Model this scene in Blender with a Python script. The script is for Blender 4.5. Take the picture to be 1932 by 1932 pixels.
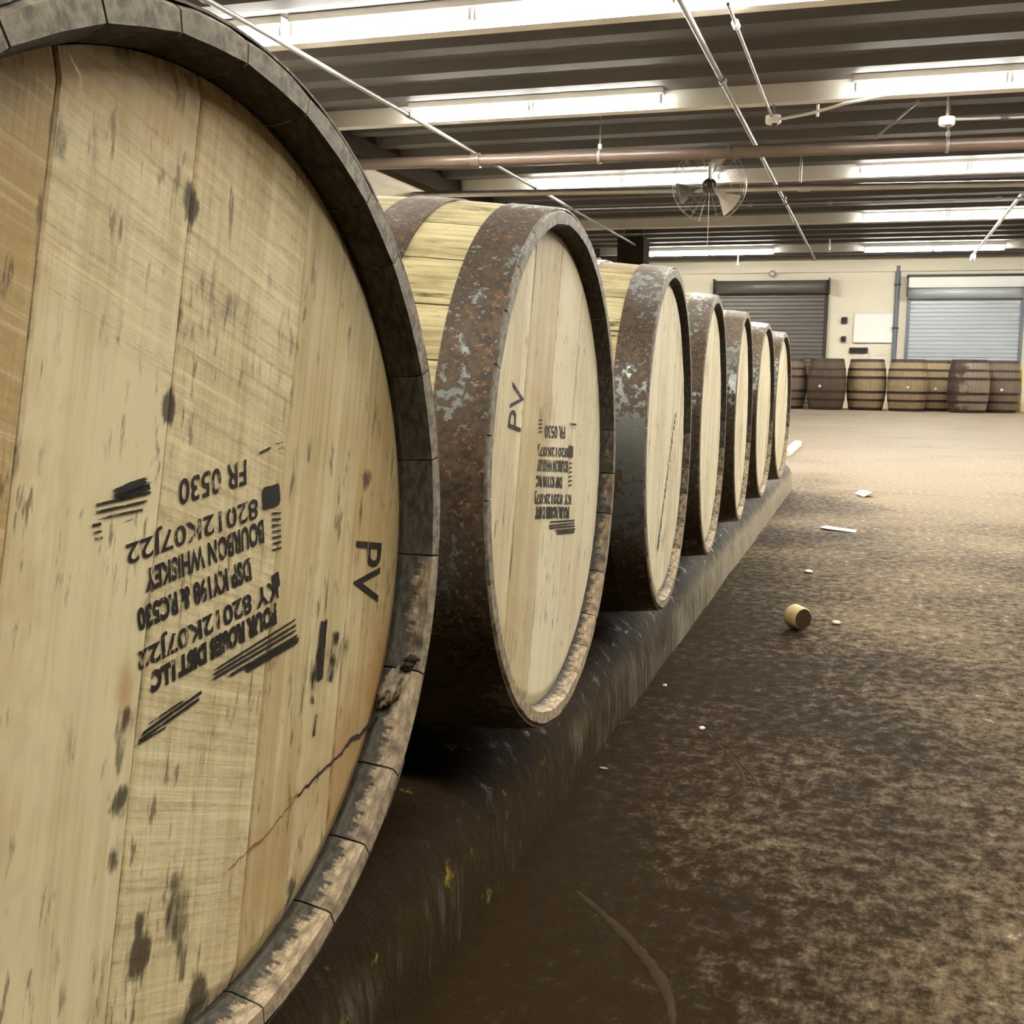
import bpy, bmesh, math, random
import numpy as np
from mathutils import Vector, Matrix, noise

for o in list(bpy.data.objects):
    bpy.data.objects.remove(o)
S = bpy.context.scene
COL = S.collection
RNG = random.Random(7)

# ------------------------------------------------------------------ camera
CAM_X, CAM_Z, YAW, PITCH, ROLL, F_PX = 0.309891, 0.530357, -0.306336, -0.120941, 0.014405, 2120.98
fw = Vector((math.sin(YAW) * math.cos(PITCH), math.cos(YAW) * math.cos(PITCH), math.sin(PITCH)))
rt = Vector((math.cos(YAW), -math.sin(YAW), 0))
up = rt.cross(fw)
r_ = math.cos(ROLL) * rt + math.sin(ROLL) * up
u_ = -math.sin(ROLL) * rt + math.cos(ROLL) * up
cd = bpy.data.cameras.new('camera')
cam = bpy.data.objects.new('camera', cd)
COL.objects.link(cam)
M = Matrix((r_, u_, -fw)).transposed().to_4x4()
M.translation = Vector((CAM_X, 0, CAM_Z))
cam.matrix_world = M
cd.sensor_width = 36
cd.lens = F_PX / 1932 * 36
cd.clip_start = 0.02
cd.clip_end = 100
S.camera = cam

# ------------------------------------------------------------------ world and exposure
w = bpy.data.worlds.new('world')
S.world = w
w.use_nodes = True
w.node_tree.nodes['Background'].inputs[0].default_value = (1, 0.9, 0.75, 1)
w.node_tree.nodes['Background'].inputs[1].default_value = 0.0
S.view_settings.view_transform = 'Standard'
S.view_settings.look = 'None'
S.view_settings.exposure = 1.92
S.view_settings.gamma = 1.0
S.view_settings.use_curve_mapping = False
TUBE_STRENGTH = 36.0
TUBE_COLOR = (1.0, 0.97, 0.89, 1)

# ------------------------------------------------------------------ material helpers
class NT:
    def __init__(s, name):
        s.m = bpy.data.materials.new(name)
        s.m.use_nodes = True
        s.t = s.m.node_tree
        s.b = s.t.nodes['Principled BSDF']
        s.out = s.t.nodes['Material Output']
    def n(s, typ, props=None, **inp):
        nd = s.t.nodes.new('ShaderNode' + typ)
        for k, v in (props or {}).items():
            setattr(nd, k, v)
        for k, v in inp.items():
            key = int(k[1:]) if k[0] == 'i' and k[1:].isdigit() else k.replace('_', ' ')
            s.set(nd.inputs[key], v)
        return nd
    def set(s, sock, v):
        if isinstance(v, bpy.types.NodeSocket):
            s.t.links.new(v, sock)
        elif isinstance(v, bpy.types.Node):
            s.t.links.new(v.outputs[0], sock)
        else:
            if isinstance(v, (tuple, list)) and len(v) == 3 and sock.type == 'RGBA':
                v = tuple(v) + (1,)
            sock.default_value = v
    def math(s, op, a, b=0.5, clamp=False):
        return s.n('Math', {'operation': op, 'use_clamp': clamp}, i0=a, i1=b).outputs[0]
    def mix(s, f, a, b, blend='MIX'):
        nd = s.n('Mix', {'data_type': 'RGBA', 'blend_type': blend})
        s.set(nd.inputs[0], f); s.set(nd.inputs[6], a); s.set(nd.inputs[7], b)
        return nd.outputs[2]
    def ramp(s, f, lo, hi, a=0.0, b=1.0):
        nd = s.n('MapRange', {'interpolation_type': 'SMOOTHSTEP'}, i0=f, i1=lo, i2=hi, i3=a, i4=b)
        return nd.outputs[0]
    def noise(s, vec, scale, detail=4, rough=0.55, dist=0.0):
        return s.n('TexNoise', None, Vector=vec, Scale=scale, Detail=detail, Roughness=rough, Distortion=dist).outputs[0]
    def vmul(s, vec, k):
        return s.n('VectorMath', {'operation': 'MULTIPLY'}, i0=vec, i1=k).outputs[0]
    def vadd(s, vec, k):
        return s.n('VectorMath', {'operation': 'ADD'}, i0=vec, i1=k).outputs[0]
    def obj(s):
        return s.n('TexCoord').outputs['Object']
    def uv(s):
        return s.n('TexCoord').outputs['UV']
    def rnd(s):
        return s.n('ObjectInfo').outputs['Random']
    def rvec(s, k=37.0):
        r = s.rnd()
        return s.n('CombineXYZ', None, X=s.math('MULTIPLY', r, k), Y=s.math('MULTIPLY', r, k * 1.7), Z=s.math('MULTIPLY', r, k * 0.6)).outputs[0]
    def bump(s, h, strength=0.3, dist=0.002):
        nd = s.n('Bump', None, Strength=strength, Distance=dist, Height=h)
        s.set(s.b.inputs['Normal'], nd.outputs[0])
    def fin(s, color=None, rough=None, metal=None, spec=None):
        if color is not None: s.set(s.b.inputs['Base Color'], color)
        if rough is not None: s.set(s.b.inputs['Roughness'], rough)
        if metal is not None: s.set(s.b.inputs['Metallic'], metal)
        if spec is not None: s.set(s.b.inputs['Specular IOR Level'], spec)
        return s.m

def plain(name, c, rough=0.6, metal=0.0, var=0.25, scale=6.0, spec=0.5):
    k = NT(name)
    v = k.noise(k.obj(), scale, 5)
    col = k.mix(v, tuple(x * (1 - var) for x in c), tuple(min(1, x * (1 + var)) for x in c))
    return k.fin(col, rough, metal, spec)

# ------------------------------------------------------------------ materials
def mat_head(name, lo, hi, amber):
    """Planed oak barrel head: grain along V of the UV map, cross saw marks, flecks, painted stain attribute."""
    k = NT(name)
    uv = k.vadd(k.uv(), k.rvec(3.0))
    at = k.n('Attribute', {'attribute_name': 'stain'})
    sep = k.n('SeparateColor', None, Color=at.outputs['Color'])
    dark, amb, saw = sep.outputs[0], sep.outputs[1], sep.outputs[2]
    tone = at.outputs['Alpha']
    g1 = k.noise(k.vmul(uv, (260, 7, 1)), 1.0, 5, 0.6)
    g2 = k.noise(k.vmul(uv, (38, 2.2, 1)), 1.0, 4, 0.55, 0.4)
    g3 = k.noise(uv, 9.0, 4, 0.6)
    f = k.math('ADD', k.math('MULTIPLY', g1, 0.35), k.math('ADD', k.math('MULTIPLY', g2, 0.45), k.math('MULTIPLY', g3, 0.35)))
    f = k.math('ADD', f, k.math('MULTIPLY', k.math('SUBTRACT', tone, 0.5), 0.9))
    f = k.ramp(f, 0.38, 0.76)
    col = k.mix(f, lo, hi)
    # saw marks across the board
    sv = k.n('VectorRotate', {'rotation_type': 'Z_AXIS'}, Vector=uv, Angle=0.16).outputs[0]
    s1 = k.noise(k.vmul(sv, (5, 210, 1)), 1.0, 4, 0.7)
    s2 = k.noise(k.vmul(sv, (160, 480, 1)), 1.0, 2, 0.6)
    sm = k.math('MULTIPLY', saw, k.ramp(k.math('ADD', k.math('MULTIPLY', s1, 0.7), k.math('MULTIPLY', s2, 0.3)), 0.47, 0.68))
    col = k.mix(k.math('MULTIPLY', sm, 0.55), col, (0.27, 0.17, 0.055))
    sl = k.math('MULTIPLY', saw, k.ramp(s1, 0.46, 0.36))
    col = k.mix(k.math('MULTIPLY', sl, 0.35), col, tuple(min(1, x * 1.25) for x in hi))
    # amber tint
    col = k.mix(k.math('MULTIPLY', amb, k.ramp(g2, 0.25, 0.7, 0.35, 1.0)), col, amber)
    # flecks along the grain
    fl = k.noise(k.vmul(uv, (170, 34, 1)), 1.0, 3, 0.6)
    fm = k.noise(uv, 16.0, 3)
    fk = k.math('MULTIPLY', k.ramp(fl, 0.575, 0.70), k.ramp(fm, 0.38, 0.60))
    col = k.mix(k.math('MULTIPLY', fk, 0.75), col, (0.10, 0.06, 0.025))
    # painted stains broken up by the grain
    st = k.math('ADD', dark, k.math('MULTIPLY', k.math('SUBTRACT', k.noise(k.vmul(uv, (190, 30, 1)), 1.0, 6, 0.72), 0.5), 1.5))
    sd = k.math('MULTIPLY', k.ramp(st, 0.30, 0.85), k.ramp(dark, 0.02, 0.25))
    col = k.mix(k.math('MULTIPLY', sd, 0.9), col, (0.045, 0.03, 0.017))
    k.bump(k.math('ADD', g1, k.math('MULTIPLY', k.math('MULTIPLY', saw, s1), 1.3)), 0.35, 0.0008)
    return k.fin(col, 0.62, 0.0, 0.3)

def mat_stave():
    k = NT('weathered_oak')
    uv = k.vadd(k.uv(), k.rvec(5.0))
    g1 = k.noise(k.vmul(uv, (230, 9, 1)), 1.0, 5, 0.65)
    g2 = k.noise(k.vmul(uv, (40, 4, 1)), 1.0, 4, 0.6, 0.5)
    g3 = k.noise(uv, 12.0, 5, 0.65)
    f = k.math('ADD', k.math('MULTIPLY', g1, 0.4), k.math('ADD', k.math('MULTIPLY', g2, 0.35), k.math('MULTIPLY', g3, 0.3)))
    f = k.math('ADD', f, k.math('MULTIPLY', k.math('SUBTRACT', k.rnd(), 0.5), 0.12))
    col = k.mix(k.ramp(f, 0.36, 0.66), (0.23, 0.17, 0.075), (0.70, 0.61, 0.34))
    ck = k.math('MULTIPLY', k.ramp(k.noise(k.vmul(uv, (120, 14, 1)), 1.0, 4, 0.7), 0.55, 0.66), k.ramp(g3, 0.40, 0.56))
    col = k.mix(k.math('MULTIPLY', ck, 0.85), col, (0.05, 0.03, 0.012))
    gap_shade = k.n('SeparateColor', None, Color=k.n('ObjectInfo').outputs['Color']).outputs[1]  # painted shade of the barrel gaps, set per stave
    sk = k.ramp(k.math('ADD', gap_shade, k.math('MULTIPLY', k.math('SUBTRACT', g3, 0.5), 0.9)), 0.30, 0.70)
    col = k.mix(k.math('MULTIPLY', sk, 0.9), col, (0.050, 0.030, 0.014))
    k.bump(k.math('SUBTRACT', g1, ck), 0.5, 0.0015)
    return k.fin(col, 0.7, 0.0, 0.3)

def mat_chime(name='chime_wood', dk=1.0, bias=0.0):
    """Cut ends of the staves: grey weathered wood with raw pale patches where the rim has been rubbed; tone per stave through the object colour."""
    k = NT(name)
    ob = k.obj()
    oi = k.n('ObjectInfo')
    tone = k.n('SeparateColor', None, Color=oi.outputs['Color']).outputs[0]
    g1 = k.noise(k.vmul(ob, (300, 110, 110)), 1.0, 4, 0.65)
    g2 = k.noise(ob, 28.0, 5, 0.65)
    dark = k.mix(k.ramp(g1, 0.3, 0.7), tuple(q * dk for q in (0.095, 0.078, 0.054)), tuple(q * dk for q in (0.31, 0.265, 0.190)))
    pale = k.mix(k.ramp(g1, 0.3, 0.7), (0.26, 0.185, 0.11), (0.56, 0.44, 0.28))
    lx = k.n('SeparateXYZ', None, Vector=ob).outputs[0]
    soak = k.ramp(k.math('ADD', lx, k.math('MULTIPLY', k.math('SUBTRACT', k.noise(k.vmul(ob, (50, 170, 170)), 1.0, 4, 0.7), 0.5), 0.034)), -0.018, -0.006, 0.30, 0.0)
    m = k.ramp(k.math('SUBTRACT', k.math('ADD', k.math('MULTIPLY', g2, 0.8), k.math('MULTIPLY', tone, 0.6)), soak), 0.56 + bias, 0.84 + bias)
    col = k.mix(m, dark, pale)
    st = k.ramp(k.noise(k.vmul(ob, (30, 55, 55)), 1.0, 4, 0.7), 0.56, 0.70)
    col = k.mix(k.math('MULTIPLY', st, 0.6), col, (0.04, 0.026, 0.014))
    k.bump(g1, 0.4, 0.001)
    return k.fin(col, 0.65, 0.0, 0.35)

def mat_hoop():
    k = NT('rusty_steel')
    ob = k.vadd(k.obj(), k.rvec(9.0))
    big = k.noise(ob, 5.5, 5, 0.6)
    fine = k.noise(ob, 95.0, 5, 0.7)
    spk = k.noise(ob, 210.0, 3, 0.6)
    m = k.ramp(k.math('ADD', k.math('MULTIPLY', big, 0.80), k.math('MULTIPLY', fine, 0.60)), 0.585, 0.665)
    rust = k.mix(k.ramp(fine, 0.35, 0.65), (0.042, 0.030, 0.019), (0.120, 0.085, 0.051))
    rust = k.mix(k.math('MULTIPLY', k.math('MULTIPLY', k.ramp(spk, 0.57, 0.66), k.ramp(big, 0.38, 0.55)), 0.85), rust, (0.34, 0.16, 0.060))
    steel = k.mix(big, (0.24, 0.26, 0.25), (0.42, 0.44, 0.42))
    col = k.mix(m, steel, rust)
    k.bump(k.math('MULTIPLY', m, fine), 0.4, 0.001)
    return k.fin(col, k.math('ADD', k.math('MULTIPLY', m, 0.22), 0.36), k.math('SUBTRACT', 0.75, k.math('MULTIPLY', m, 0.45)))

def mat_ink():
    k = NT('stencil_ink')
    ob = k.obj()
    a = k.noise(k.vmul(ob, (900, 420, 120)), 1.0, 4, 0.65)
    b = k.noise(ob, 60.0, 3, 0.6)
    al = k.ramp(k.math('ADD', k.math('MULTIPLY', a, 0.7), k.math('MULTIPLY', b, 0.4)), 0.42, 0.50)
    k.b.inputs['Base Color'].default_value = (0.020, 0.016, 0.013, 1)
    k.set(k.b.inputs['Alpha'], al)
    return k.fin(None, 0.6, 0.0, 0.2)

def mat_smear():
    """Ink dragged by a roller: streaks along U, fading to the ends of the stroke."""
    k = NT('smeared_ink')
    uv = k.uv()
    off = k.vadd(uv, k.rvec(11.0))
    a = k.noise(k.vmul(off, (55, 900, 1)), 1.0, 4, 0.7)
    b = k.noise(k.vmul(off, (120, 160, 1)), 1.0, 4, 0.7)
    at = k.n('Attribute', {'attribute_name': 'fade'})
    fd = at.outputs['Fac']
    al = k.ramp(k.math('ADD', k.math('ADD', k.math('MULTIPLY', a, 0.6), k.math('MULTIPLY', b, 0.45)), k.math('MULTIPLY', k.math('SUBTRACT', fd, 0.5), 0.75)), 0.56, 0.68)
    k.b.inputs['Base Color'].default_value = (0.024, 0.019, 0.015, 1)
    k.set(k.b.inputs['Alpha'], al)
    return k.fin(None, 0.6, 0.0, 0.2)

def mat_floor():
    k = NT('worn_concrete')
    ob = k.obj()
    n1 = k.noise(ob, 1.1, 6, 0.6)
    n2 = k.noise(k.vmul(ob, (44, 34, 1)), 1.0, 6, 0.72)
    n3 = k.noise(k.vmul(ob, (150, 100, 1)), 1.0, 4, 0.7)
    n4 = k.noise(ob, 0.45, 3)
    f = k.math('ADD', k.math('MULTIPLY', n1, 0.55), k.math('ADD', k.math('MULTIPLY', n2, 0.60), k.math('MULTIPLY', n3, 0.35)))
    f = k.math('ADD', f, k.math('MULTIPLY', k.math('SUBTRACT', n4, 0.5), 0.35))
    # grime trodden in along the kerb and the near end, the floor gets paler farther off
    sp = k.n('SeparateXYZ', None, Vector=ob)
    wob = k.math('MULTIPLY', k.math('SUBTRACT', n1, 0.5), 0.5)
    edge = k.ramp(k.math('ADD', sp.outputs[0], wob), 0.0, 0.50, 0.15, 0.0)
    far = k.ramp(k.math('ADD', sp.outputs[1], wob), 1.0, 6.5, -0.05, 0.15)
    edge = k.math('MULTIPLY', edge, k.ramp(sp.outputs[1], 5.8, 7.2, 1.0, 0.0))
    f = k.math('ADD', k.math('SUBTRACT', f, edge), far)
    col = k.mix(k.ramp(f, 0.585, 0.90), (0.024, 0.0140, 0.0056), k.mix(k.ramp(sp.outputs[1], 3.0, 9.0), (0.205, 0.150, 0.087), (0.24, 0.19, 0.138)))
    col = k.mix(k.math('MULTIPLY', k.ramp(n2, 0.58, 0.68), k.ramp(f, 0.76, 0.92)), col, (0.46, 0.38, 0.24))
    pit = k.ramp(k.noise(k.vmul(ob, (130, 40, 1)), 1.0, 3, 0.6), 0.62, 0.72)
    col = k.mix(k.math('MULTIPLY', pit, 0.5), col, (0.035, 0.022, 0.010))
    k.bump(k.math('ADD', n2, k.math('MULTIPLY', n3, 0.5)), 0.30, 0.003)
    return k.fin(col, k.math('ADD', k.ramp(n3, 0.35, 0.65, 0.0, 0.16), k.ramp(n2, 0.35, 0.65, 0.72, 0.52)), 0.0, k.ramp(sp.outputs[1], 2.0, 9.0, 0.02, 0.16))

def mat_kerb():
    k = NT('stained_concrete')
    ob = k.obj()
    n1 = k.noise(ob, 7.0, 6, 0.65)
    n2 = k.noise(k.vmul(ob, (30, 60, 9)), 1.0, 5, 0.7)
    n3 = k.noise(ob, 55.0, 5, 0.7)
    y = k.n('SeparateXYZ', None, Vector=ob).outputs[1]
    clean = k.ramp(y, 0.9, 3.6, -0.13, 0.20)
    f = k.math('ADD', k.math('ADD', k.math('MULTIPLY', n1, 0.4), k.math('MULTIPLY', n2, 0.6)), clean)
    nz = k.n('SeparateXYZ', None, Vector=ob).outputs[2]
    wet_shade = k.ramp(k.math('ADD', nz, k.math('MULTIPLY', k.math('SUBTRACT', n2, 0.5), 0.10)), 0.066, 0.10)  # wet edge, plus shade under the barrels painted dark over the top
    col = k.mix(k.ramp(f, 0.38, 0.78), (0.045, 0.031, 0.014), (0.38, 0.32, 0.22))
    col = k.mix(k.math('MULTIPLY', wet_shade, 0.92), col, (0.028, 0.017, 0.009))
    ye = k.math('MULTIPLY', k.ramp(k.noise(ob, 22.0, 4, 0.7), 0.62, 0.70), k.ramp(y, 1.5, 0.9))
    col = k.mix(k.math('MULTIPLY', ye, 0.7), col, (0.42, 0.27, 0.035))
    k.bump(k.math('ADD', n2, n3), 0.55, 0.005)
    return k.fin(col, k.math('SUBTRACT', 0.75, k.math('MULTIPLY', wet_shade, k.ramp(k.noise(ob, 38.0, 3, 0.6), 0.58, 0.66, 0.0, 0.50))), 0.0, k.ramp(y, 0.8, 3.5, 0.02, 0.25))

def mat_emit():
    k = NT('lit_tube')
    e = k.n('Emission', None, Color=TUBE_COLOR, Strength=TUBE_STRENGTH)
    k.t.links.new(e.outputs[0], k.out.inputs[0])
    return k.m

def mat_half_stained():
    k = NT('half_soaked_oak')
    ob = k.obj()
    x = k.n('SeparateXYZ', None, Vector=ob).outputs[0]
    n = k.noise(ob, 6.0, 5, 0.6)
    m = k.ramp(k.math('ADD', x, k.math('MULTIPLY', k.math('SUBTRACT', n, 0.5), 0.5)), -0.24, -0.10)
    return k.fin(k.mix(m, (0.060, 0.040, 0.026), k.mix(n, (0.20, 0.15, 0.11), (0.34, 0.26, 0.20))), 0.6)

MT = dict(
    barrel_s=mat_half_stained(),
    head_front=mat_head('planed_oak_front', (0.46, 0.335, 0.145), (0.80, 0.69, 0.42), (0.44, 0.25, 0.085)),
    head=mat_head('planed_oak', (0.55, 0.43, 0.22), (0.88, 0.79, 0.55), (0.52, 0.34, 0.15)),
    stave=mat_stave(), chime=mat_chime(), rim_inside=mat_chime('rim_inside_wood', 0.27, 0.02), hoop=mat_hoop(), ink=mat_ink(), smear=mat_smear(),  # rim_inside: chime wood with the shade of the recess put into its colour
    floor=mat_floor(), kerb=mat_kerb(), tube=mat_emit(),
    deck=plain('dark_painted_deck', (0.066, 0.059, 0.053), 0.6, 0, 0.25, 2.0),
    beam=plain('pale_painted_beam', (0.62, 0.60, 0.55), 0.55, 0, 0.2, 2.0),
    wall=plain('cream_painted_block', (0.84, 0.78, 0.62), 0.7, 0, 0.10, 1.2),
    wall_dark=plain('low_bounce_wall', (0.26, 0.22, 0.15), 0.8, 0, 0.12, 1.2),  # unseen right and front walls, darkened to bounce less light
    white=plain('white_enamel', (0.78, 0.77, 0.72), 0.45, 0, 0.06, 3),
    steel=plain('galvanised_steel', (0.50, 0.48, 0.45), 0.35, 0.8, 0.2, 12),
    greyp=plain('grey_painted_pipe', (0.27, 0.255, 0.235), 0.42, 0.3, 0.2, 12),
    brownp=plain('red_brown_pipe', (0.125, 0.090, 0.068), 0.35, 0.1, 0.25, 7),
    darkm=plain('dark_metal', (0.035, 0.028, 0.024), 0.55, 0.0, 0.2, 8),
    curtain_d=plain('dark_grey_shutter', (0.165, 0.15, 0.135), 0.45, 0.3, 0.1, 2),
    curtain_l=plain('blue_grey_shutter', (0.50, 0.54, 0.58), 0.4, 0.2, 0.06, 2),
    hood_l=plain('pale_shutter_hood', (0.80, 0.80, 0.76), 0.45, 0.0, 0.05, 2),
    bluep=plain('blue_grey_downpipe', (0.16, 0.18, 0.22), 0.5, 0.1, 0.15, 4),
    board=plain('white_board', (0.95, 0.94, 0.90), 0.4, 0, 0.03, 3),
    yellow=plain('yellow_paint', (0.62, 0.44, 0.05), 0.5, 0, 0.2, 6),
    soot=plain('soot_brown_paint', (0.040, 0.030, 0.022), 0.95, 0, 0.2, 6, 0.05),
    blackr=plain('black_rubber', (0.02, 0.017, 0.015), 0.7, 0, 0.2, 9),
    bung=plain('raw_poplar', (0.66, 0.50, 0.24), 0.55, 0, 0.15, 40),
    bung_end=plain('shaded_end_grain', (0.09, 0.055, 0.028), 0.6, 0, 0.35, 60),  # end of the bung lies in shade, put into its colour
    paper=plain('white_paper', (0.80, 0.77, 0.68), 0.7, 0, 0.08, 30),
    wax=plain('grey_resin', (0.20, 0.16, 0.10), 0.55, 0, 0.75, 160),
    crack=plain('open_crack', (0.030, 0.016, 0.008), 0.8, 0, 0.3, 80),
    rustc=plain('rust_trail', (0.28, 0.12, 0.045), 0.8, 0, 0.3, 80),
    scuff=plain('dried_mud', (0.046, 0.031, 0.016), 0.8, 0, 0.5, 60, 0.03),
    barrel_d=plain('dark_stained_oak', (0.095, 0.062, 0.038), 0.6, 0, 0.35, 9),
    barrel_p=plain('pale_stained_oak', (0.30, 0.225, 0.125), 0.65, 0, 0.35, 9),
    barrel_m=plain('brown_stained_oak', (0.19, 0.14, 0.095), 0.65, 0, 0.35, 9),
    hoopd=plain('black_iron_hoop', (0.055, 0.042, 0.036), 0.5, 0.4, 0.3, 20),
)

# ------------------------------------------------------------------ mesh helpers
def link(name, me, mats, parent=None, loc=None):
    o = bpy.data.objects.new(name, me)
    COL.objects.link(o)
    if me is not None and not me.materials:
        for m in (mats if isinstance(mats, (list, tuple)) else [mats]):
            me.materials.append(MT[m] if isinstance(m, str) else m)
    if parent is not None: o.parent = parent
    if loc is not None: o.location = loc
    return o

def mesh(name, V, F, smooth=False, mi=None):
    me = bpy.data.meshes.new(name)
    me.from_pydata([tuple(map(float, v)) for v in V], [], [tuple(f) for f in F])
    if smooth:
        me.polygons.foreach_set('use_smooth', [True] * len(me.polygons))
    if mi is not None:
        me.polygons.foreach_set('material_index', mi)
    me.update()
    return me

class MB:
    """collects simple solids into one mesh"""
    def __init__(s): s.V, s.F, s.sm = [], [], []
    def add(s, V, F, smooth=False):
        n = len(s.V); s.V += [tuple(v) for v in V]; s.F += [tuple(i + n for i in f) for f in F]; s.sm += [smooth] * len(F)
        return s
    def box(s, a, b, bevel=0.0):
        bm = bmesh.new()
        bmesh.ops.create_cube(bm, size=1)
        for v in bm.verts:
            v.co = Vector([a[i] + (v.co[i] + 0.5) * (b[i] - a[i]) for i in range(3)])
        if bevel: bmesh.ops.bevel(bm, geom=bm.edges[:], offset=bevel, segments=2, affect='EDGES')
        return s.bm(bm)
    def bm(s, bm, smooth=False):
        bm.verts.index_update()
        s.add([v.co[:] for v in bm.verts], [[v.index for v in f.verts] for f in bm.faces], smooth)
        bm.free()
        return s
    def tube(s, pts, r, seg=10, cap=True):
        pts = [Vector(p) for p in pts]
        rings = []
        rr = r if isinstance(r, (list, tuple)) else [r] * len(pts)
        a = None
        for i, p in enumerate(pts):
            t = (pts[min(i + 1, len(pts) - 1)] - pts[max(i - 1, 0)]).normalized()
            if a is None:
                a = t.orthogonal().normalized()
            a = (a - t * a.dot(t)).normalized()
            b = t.cross(a)
            rings.append([p + rr[i] * (math.cos(2 * math.pi * j / seg) * a + math.sin(2 * math.pi * j / seg) * b) for j in range(seg)])
        V = [v for ring in rings for v in ring]
        F = [(i * seg + j, i * seg + (j + 1) % seg, (i + 1) * seg + (j + 1) % seg, (i + 1) * seg + j) for i in range(len(pts) - 1) for j in range(seg)]
        s.add(V, F, True)
        if cap:
            n = len(rings) - 1
            s.add(rings[0], [tuple(range(seg - 1, -1, -1))]); s.add(rings[n], [tuple(range(seg))])
        return s
    def lathe(s, prof, axis='Z', c=(0, 0, 0), seg=24, smooth=True, closed=False):
        V, F = [], []
        for (r, h) in prof:
            for j in range(seg):
                t = 2 * math.pi * j / seg
                x, y = r * math.cos(t), r * math.sin(t)
                p = {'Z': (x, y, h), 'X': (h, x, y), 'Y': (y, h, x)}[axis]
                V.append((p[0] + c[0], p[1] + c[1], p[2] + c[2]))
        n = len(prof)
        for i in range(n if closed else n - 1):
            i2 = (i + 1) % n
            for j in range(seg):
                F.append((i * seg + j, i * seg + (j + 1) % seg, i2 * seg + (j + 1) % seg, i2 * seg + j))
        return s.add(V, F, smooth)
    def build(s, name, mats, parent=None, loc=None, kind=None):
        me = mesh(name, s.V, s.F)
        me.polygons.foreach_set('use_smooth', s.sm)
        bm = bmesh.new(); bm.from_mesh(me); bmesh.ops.recalc_face_normals(bm, faces=bm.faces[:]); bm.to_mesh(me); bm.free()
        o = link(name, me, mats, parent, loc)
        if kind: o['kind'] = kind
        return o

def tag(o, label, cat, group=None):
    o['label'] = label; o['category'] = cat
    if group: o['group'] = group
    return o
def empty(name, loc=(0, 0, 0), rz=0.0, structure=False):
    o = bpy.data.objects.new(name, None)
    COL.objects.link(o)
    o.location = loc; o.rotation_euler = (0, 0, rz); o.empty_display_size = 0.1
    if structure: o['kind'] = 'structure'
    return o
def copy_tree(o, parent=None):
    c = o.copy(); COL.objects.link(c)
    if parent is not None: c.parent = parent
    for ch in list(o.children): copy_tree(ch, c)
    return c

# ------------------------------------------------------------------ the room shell
X_LEFT, X_RIGHT, Y_FAR, Y_NEAR = -4.65, 10.5, 22.6, -6.0
Z_DECK, Z_RIB, Z_BEAM = 2.84, 2.77, 2.70
LIGHT_ROWS = [-3.75, -0.15, 3.45, 7.05, 9.45, 13.05, 16.65, 20.25]

fl = MB().box((X_LEFT - .2, Y_NEAR - .2, -0.12), (X_RIGHT + .2, Y_FAR + .2, -0.02)).build('floor', 'darkm')
fl['kind'] = 'structure'
# two slabs meeting at the saw-cut joint
def slab(poly):
    n = len(poly)
    V = [(x, y, 0.0) for x, y in poly] + [(x, y, -0.02) for x, y in poly]
    F = [tuple(range(n)), tuple(range(2 * n - 1, n - 1, -1))] + [(i, i + n, (i + 1) % n + n, (i + 1) % n) for i in range(n)]
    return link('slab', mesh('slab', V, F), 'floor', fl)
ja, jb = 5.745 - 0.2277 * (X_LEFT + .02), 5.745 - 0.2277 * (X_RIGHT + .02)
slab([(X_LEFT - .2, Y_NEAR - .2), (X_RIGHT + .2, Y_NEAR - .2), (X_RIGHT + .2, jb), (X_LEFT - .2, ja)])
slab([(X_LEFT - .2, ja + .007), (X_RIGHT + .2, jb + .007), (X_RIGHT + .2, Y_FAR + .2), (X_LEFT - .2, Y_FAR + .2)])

def structure(o):
    o['kind'] = 'structure'; return o
structure(MB().box((X_LEFT - .2, Y_NEAR, 0), (X_LEFT, Y_FAR + .2, 3.0)).build('wall_left', 'wall'))
structure(MB().box((X_RIGHT, Y_NEAR, 0), (X_RIGHT + .2, Y_FAR + .2, 3.0)).build('wall_right', 'wall_dark'))
structure(MB().box((X_LEFT, Y_FAR, 0), (X_RIGHT, Y_FAR + .2, 3.0)).build('wall_back', 'wall'))
structure(MB().box((X_LEFT - .2, Y_NEAR - .2, 0), (X_RIGHT + .2, Y_NEAR, 3.0)).build('wall_front', 'wall_dark'))
ceil = structure(MB().box((X_LEFT - .2, Y_NEAR - .2, Z_DECK), (X_RIGHT + .2, Y_FAR + .2, Z_DECK + .15)).build('ceiling', 'deck'))
def rib_mesh(z0, wb, wt, nm):
    a, b = X_LEFT, X_RIGHT
    V = [(a, -wt / 2, Z_DECK), (a, wt / 2, Z_DECK), (a, wb / 2, z0), (a, -wb / 2, z0)]
    V += [(b, v[1], v[2]) for v in V]
    F = [(0, 1, 2, 3), (7, 6, 5, 4), (0, 4, 5, 1), (1, 5, 6, 2), (2, 6, 7, 3), (3, 7, 4, 0)]
    return mesh(nm, V, F)
rib_me, beam_me = rib_mesh(Z_RIB, 0.17, 0.27, 'rib'), rib_mesh(Z_BEAM, 0.12, 0.14, 'beam')
y = LIGHT_ROWS[0] - 2.4
while y < Y_FAR - .1:
    if y > Y_NEAR + .1:
        lit = min(abs(y - q) for q in LIGHT_ROWS) < .05
        link('beam' if lit else 'rib', beam_me if lit else rib_me, 'beam' if lit else 'deck', ceil, (0, y, 0))
    y += 0.6

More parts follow.
